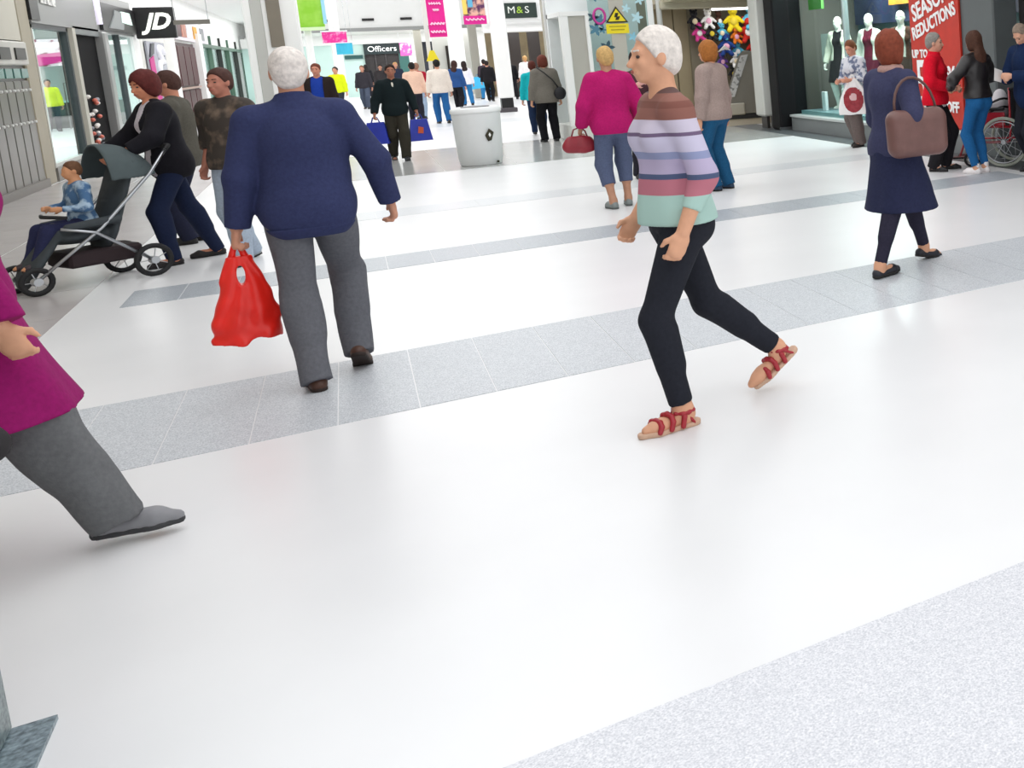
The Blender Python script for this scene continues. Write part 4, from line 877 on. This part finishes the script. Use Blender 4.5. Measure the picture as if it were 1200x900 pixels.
# left group: woman with a pushchair
person(-1.30, 11.12, 1.95, 'woman in white top and black cardigan pushing a pushchair on the left', h=1.63, res=.010, female=True, hair=('bob', '#5a2320'), skn='#d58c6c', head=(.35, -.2), lean=(.12, 0), build=1.08,
    feet=[(-.08, .10, 0, .1, 0), (.09, -.25, 0, -.1, 0)], hands=[(-.24, .38, .98), (.24, .38, .98)], poles=[(-.8, -.6, -.3), (.8, -.6, -.3)],
    wear=[D('trousers', '#1e2742', g=.008, kn=.01, an=.01, n='jeans'), D('top', '#d9d3dd', hem=-.10, g=.02, n='shirt', sleeve=.3), D('top', '#1d1c22', hem=-.14, g=.032, open=.085, n='cardigan', sleeve=.85)], shoes=('flat', '#221c1c'))
t = thing('pushchair', 'dark grey pushchair with black wheels in front of the woman in white', 'pushchair', (-1.80, 10.65, 0), 2.1)
DG = mat('#3c4246', .8, .15, 15); AL = metal('#b9bcc0', .3)
for q in (-1, 1):
    wheel('wheel', (q*.25, -.28, .13), .115, RUBBER, t, tr=.02, sp=7, n=24); wheel('wheel', (q*.17, .42, .11), .09, RUBBER, t, tr=.02, sp=5, n=20)
    MB().tube([(q*.25, -.28, .13), (q*.23, .05, .42), (q*.22, .25, .48)], .012, 8).build('frame', AL, t, smooth=True)
    MB().tube([(q*.17, .42, .11), (q*.22, .0, .45), (q*.23, -.35, .82), (q*.23, -.48, 1.0)], .013, 8).build('frame', AL, t, smooth=True)
MB().tube([(-.23, -.47, .99), (-.2, -.52, 1.03), (.2, -.52, 1.03), (.23, -.47, .99)], .017, 8).build('handle', RUBBER, t, smooth=True)
sh_ = union([E((0, .08, .40), (.2, .22, .07)), C((0, -.10, .42), (0, -.24, .82), .20, .19, q=.25, f=np.array((0, .95, .31))), C((0, .26, .38), (0, .40, .18), .15, .15, q=.22, f=np.array((0, .9, .4)))]
            +[C((q*.2, -.1, .5), (q*.2, .2, .48), .035, .03) for q in (-1, 1)], .03)
sdmesh('seat', sh_, .012, DG, t)
f_h = lambda P: np.maximum(np.maximum(np.abs(sdell(P, (0, -.12, .72), (.25, .36, .36), I3))-.008, -(P[:, 2]-.80)+.0*P[:, 1]), P[:, 1]+.10)
sdmesh('hood', (f_h, (-.3, -.55, .75), (.3, .2, 1.12)), .01, mat('#4d585a', .85, .1, 10), t)
box('basket', -.19, .19, -.25, .22, .16, .28, mat('#2b1c20', .8), t, c=.02); MB().tube([(-.2, .2, .56), (0, .27, .57), (.2, .2, .56)], .014, 8).build('bumper_bar', RUBBER, t, smooth=True)
person(-1.80, 10.65, 2.1, 'small child in blue patterned clothes sitting in the dark pushchair', h=.98, res=.009, hair=('short', '#6b4a34'), skn='#d89a70', z=0, pelvis=(0, .03, .50), head=(0, -.1),
    feet=[(-.06, .36, .20, .1, .2), (.06, .36, .20, -.1, .2)], hands=[(-.10, .18, .62), (.10, .18, .62)], wear=[D('trousers', '#2d3050', g=.012, kn=.01, an=.01), D('top', mat('#4a6e96', .9, 0, 18, h2='#a8bfd2', th=(.45, .6)), hem=-.08, g=.016, fold=.004)], shoes=('shoe', '#3a2b30'))
person(-1.35, 12.35, 1.4, 'person in olive jacket standing behind the woman with the pushchair', h=1.62, res=.011, hair=('short', '#4a3029'), skn='#c98a70', head=(0, -.2),
    wear=[D('trousers', '#23263a'), D('top', '#55524a', hem=-.14, g=.035, n='jacket')])
person(-.84, 10.7, 2.5, 'person in dark brown jacket and pale blue jeans half hidden behind the navy-jacketed man', h=1.62, res=.010, hair=('short', '#4a302a'), skn='#b87a66',
    feet=[(-.1, .16, 0, .1, 0), (.1, -.16, 0, -.1, .2)], hands=[(-.28, .18, .86), (.24, .02, .82)], wear=[D('trousers', '#a9b6c6', kn=.02, an=.02, n='jeans'), D('top', mat('#3b332d', .85, 0, 9, h2='#7d6a5a', th=(.5, .75)), hem=-.06, g=.035, sleeve=.7, n='jacket')], shoes=('shoe', '#9aa4a8'))

# ------------------------------------------------------------------ people: farther back
FAR = .014
person(-.40, 23.3, PI-.2, 'red-haired man in blue jumper and dark jacket facing the camera', h=1.66, res=.012, hair=('short', '#6e3a2a'), skn='#cf8c74', build=1.1, wear=[D('trousers', '#2a2c33'), D('top', '#1c3c9a', hem=-.05, g=.02, n='jumper'), D('top', '#2a211f', hem=-.12, g=.036, open=.10, n='jacket')])
gm = person(.66, 19.75, PI+.05, 'dark-haired man in black-green jumper walking towards the camera with two blue bags', h=1.58, res=.012, hair=('short', '#2b1d18'), skn='#a9705a', build=1.08,
    feet=[(-.06, .22, 0, 0, 0), (.09, -.16, .03, 0, .3)], hands=[(-.29, .08, .80), (.30, .08, .80)], curl=1.2, wear=[D('trousers', '#35322a', kn=.02, an=.025), D('top', '#e3ddd0', hem=-.02, g=.014, n='shirt', sleeve=.4), D('top', '#162124', hem=-.10, g=.03, vneck=.16, n='jumper')], shoes=('shoe', '#1b1a1a'))
BL = mat('#1c2fa0', .4, .15, 6)
for x, l, mk in ((.36, 'left-hand blue carrier bag of the man in the black-green jumper', False), (.97, 'blue carrier bag with an orange mark, right of the man in the black-green jumper', True)):
    t = thing('shopping_bag', l, 'bag', (x, 19.66, .30), .1 if mk else -.2)
    MB().add([(-.17, -.07, 0), (.17, -.07, 0), (.17, .07, 0), (-.17, .07, 0), (-.12, -.03, .36), (.12, -.03, .36), (.12, .03, .36), (-.12, .03, .36)], [(3, 2, 1, 0), (4, 5, 6, 7), (0, 1, 5, 4), (1, 2, 6, 5), (2, 3, 7, 6), (3, 0, 4, 7)]).build('bag_body', BL, t)
    for y_ in (-.02, .02): MB().tube([(-.06, y_, .35), (-.03, y_, .44), (.03, y_, .44), (.06, y_, .35)], .007, 6).build('handle', BL, t)
    if mk: MB().prism([(-.04, .13), (.04, .12), (.05, .22), (-.02, .24)], -.062, -.045).build('orange_mark', mat('#c7542c', .4), t)
person(3.12, 20.7, .1, 'woman in grey-brown top with a black strap across her back, beside the grey column', h=1.60, res=.012, female=True, hair=('bob', '#6a3428'), build=1.15, face_parts=False,
    wear=[D('trousers', '#15151a'), D('top', '#77726a', hem=-.12, g=.04, n='top', flare=.03)], shoes=('shoe', '#141418'))
t = thing('crossbody_bag', 'black crossbody bag with a long strap on the back of the grey-topped woman', 'bag', (3.34, 20.55, .82), .1)
sdmesh('body', union([E((0, 0, .08), (.11, .05, .12))], .01, (), folds(.004)), .012, mat('#17161c', .5), t)
MB().tube([(-.02, .0, .18), (-.12, -.04, .34), (-.26, -.05, .48), (-.36, .02, .58)], .014, 6).build('strap', mat('#1b1a1e', .6), t, smooth=True)
cr = [(-.17, 39, PI*.9, 'person in yellow high-visibility vest near the turquoise wall', '#d8e81e', '#2b2f3a', 'short', '#2a201c', 1.66, {}),
      (1.56, 31.6, .1, 'person in pale pink shirt and dark trousers walking away near the bulkhead', '#e6bfa9', '#24242e', 'short', '#1d1816', 1.68, {}),
      (1.75, 33.4, -.1, 'person in dark red top walking behind the white-shirted man', '#a51d33', '#93a6bd', 'short', '#8f6a58', 1.66, {}),
      (2.05, 30.2, .05, 'man in cream shirt and blue jeans walking away in the middle of the aisle', '#e3d7cc', '#235a92', 'short', '#191514', 1.72, {'build': 1.08}),
      (2.95, 36.5, -.4, 'woman in denim jacket walking right of the white-shirted man', '#2c4f86', '#1d1d22', 'long', '#3b2420', 1.66, {'female': True}),
      (3.60, 40.8, .1, 'woman with long dark hair in white top and blue jeans beyond the litter bin', '#e9e6ee', '#2a6fa6', 'long', '#2a1c1c', 1.62, {'female': True}),
      (4.75, 45.8, .2, 'person in dark plum jacket and light blue jeans near the far doors', '#3f343f', '#3b8cc4', 'short', '#211a1a', 1.66, {}),
      (4.55, 43.0, -.3, 'person in black standing left of the plum-jacketed shopper', '#1e1c20', '#18181b', 'short', '#271c1a', 1.60, {}),
      (.95, 56.5, .3, 'tall person in black coat left of the far shop name', '#1f1e22', '#22222a', 'long', '#1a1414', 1.68, {}),
      (1.35, 50.5, PI, 'person in grey-brown coat among the far shoppers', '#3e3a3c', '#2a3148', 'short', '#18181c', 1.66, {}),
      (1.75, 46.5, PI, 'fair-haired person facing the camera behind the far shoppers', '#2b3244', '#22252f', 'short', '#c79a66', 1.72, {}),
      (3.2, 22.6, -.2, 'person in bright turquoise top partly hidden by the grey-topped woman', '#19b3bd', '#1d2d4a', 'short', '#5b2a22', 1.58, {}),
      (5.95, 43.5, .2, 'person in white shirt at the dark store doors', '#f0ecec', '#2a3150', 'short', '#c99c66', 1.72, {}),
      (5.4, 43.6, .1, 'person in black near the black-based column', '#18181b', '#1c1c20', 'short', '#1d1614', 1.62, {}),
      (-7.72, 43.5, PI+.3, 'reflection of a person in yellow high-visibility jacket, modelled behind the left shop window', '#dcec22', '#191c2a', 'short', '#2a211d', 1.72, {'build': 1.1}),  # glass reflection, built as a solid figure inside the shop
      (4.15, 23.6, .2, 'person in navy coat glimpsed beside the glass display case', '#1c2344', '#1a1c2a', 'short', '#8a6a52', 1.6, {}),
      (.62, 44.2, 2.9, 'person in dark grey coat far behind the man with two blue bags', '#36343a', '#4c5566', 'short', '#7a5a44', 1.66, {})]
for x, y, a, l, c1, c2, hs, hc_, h_, kw in cr:
    st = .12*math.sin(x*9+y)
    person(x, y, a, l, h=h_*.95, res=FAR, hair=(hs, hc_), face_parts=False, skn='#c99078', feet=[(-.09, .16+st, 0, .1, 0), (.09, -.16+st, .02, -.1, .2)],
           wear=[D('trousers', c2, kn=.015, an=.015), D('top', c1, hem=-.08, g=.03)], **kw)
t = thing('shopping_bag', 'light blue carrier bag beside the shopper in the plum jacket', 'bag', (4.48, 45.75, .42))
MB().add([(-.3, -.08, 0), (.25, -.08, .05), (.25, .08, .05), (-.3, .08, 0), (-.18, -.03, .48), (.1, -.03, .5), (.1, .03, .5), (-.18, .03, .48)], [(3, 2, 1, 0), (4, 5, 6, 7), (0, 1, 5, 4), (1, 2, 6, 5), (2, 3, 7, 6), (3, 0, 4, 7)]).build('bag_body', mat('#3fb3e3', .4), t)
MB().tube([(-.1, 0, .47), (-.04, 0, .6), (.05, 0, .48)], .01, 6).build('handle', mat('#2f93c3', .4), t)

# ------------------------------------------------------------------ mannequins in the two shop windows
def mann(x, y, a, l, c1, c2, inner, z=.36, h=1.68, sl=.98):
    r = person(x, y, a, l, h=h, res=.012, female=True, hair=('none', None), face_parts=False, skn='#f0efe4', name='mannequin', cat='mannequin', z=z, shoes=('none',), build=.92,
               hands=[(-.3, .12, .86), (.28, .05, .84)], wear=[D('skirt', c2, hem=.5, flare=.03), D('top', inner, hem=-.05, g=.015, n='dress', sleeve=.3), D('top', c1, hem=-.25, g=.028, n='cardigan', open=.085, sleeve=sl)])
    box('stand', -.2, .2, -.2, .2, -z if z < .35 else 0, .02, SILV, r); return r
mann(7.62, 17.35, PI*.72, 'mannequin in long cream cardigan over black dress nearest the black pillar', '#dfe0cc', '#1a191c', '#1c1b1f')
mann(7.65, 16.1, PI*.7, 'mannequin in white cardigan over maroon dress in the middle of the window', '#e8e8da', '#5c1c30', '#6e2036')
mann(7.7, 15.0, PI*.75, 'mannequin in sleeveless brown and white outfit at the right of the window', '#5b4034', '#4a3a33', '#e4e2d4', sl=.2)
mann(-4.6, 46.8, -PI/2, 'mannequin in cream top and magenta skirt in the far left window', '#d9c6a0', '#c01a6a', '#e3d3b5', z=.3)
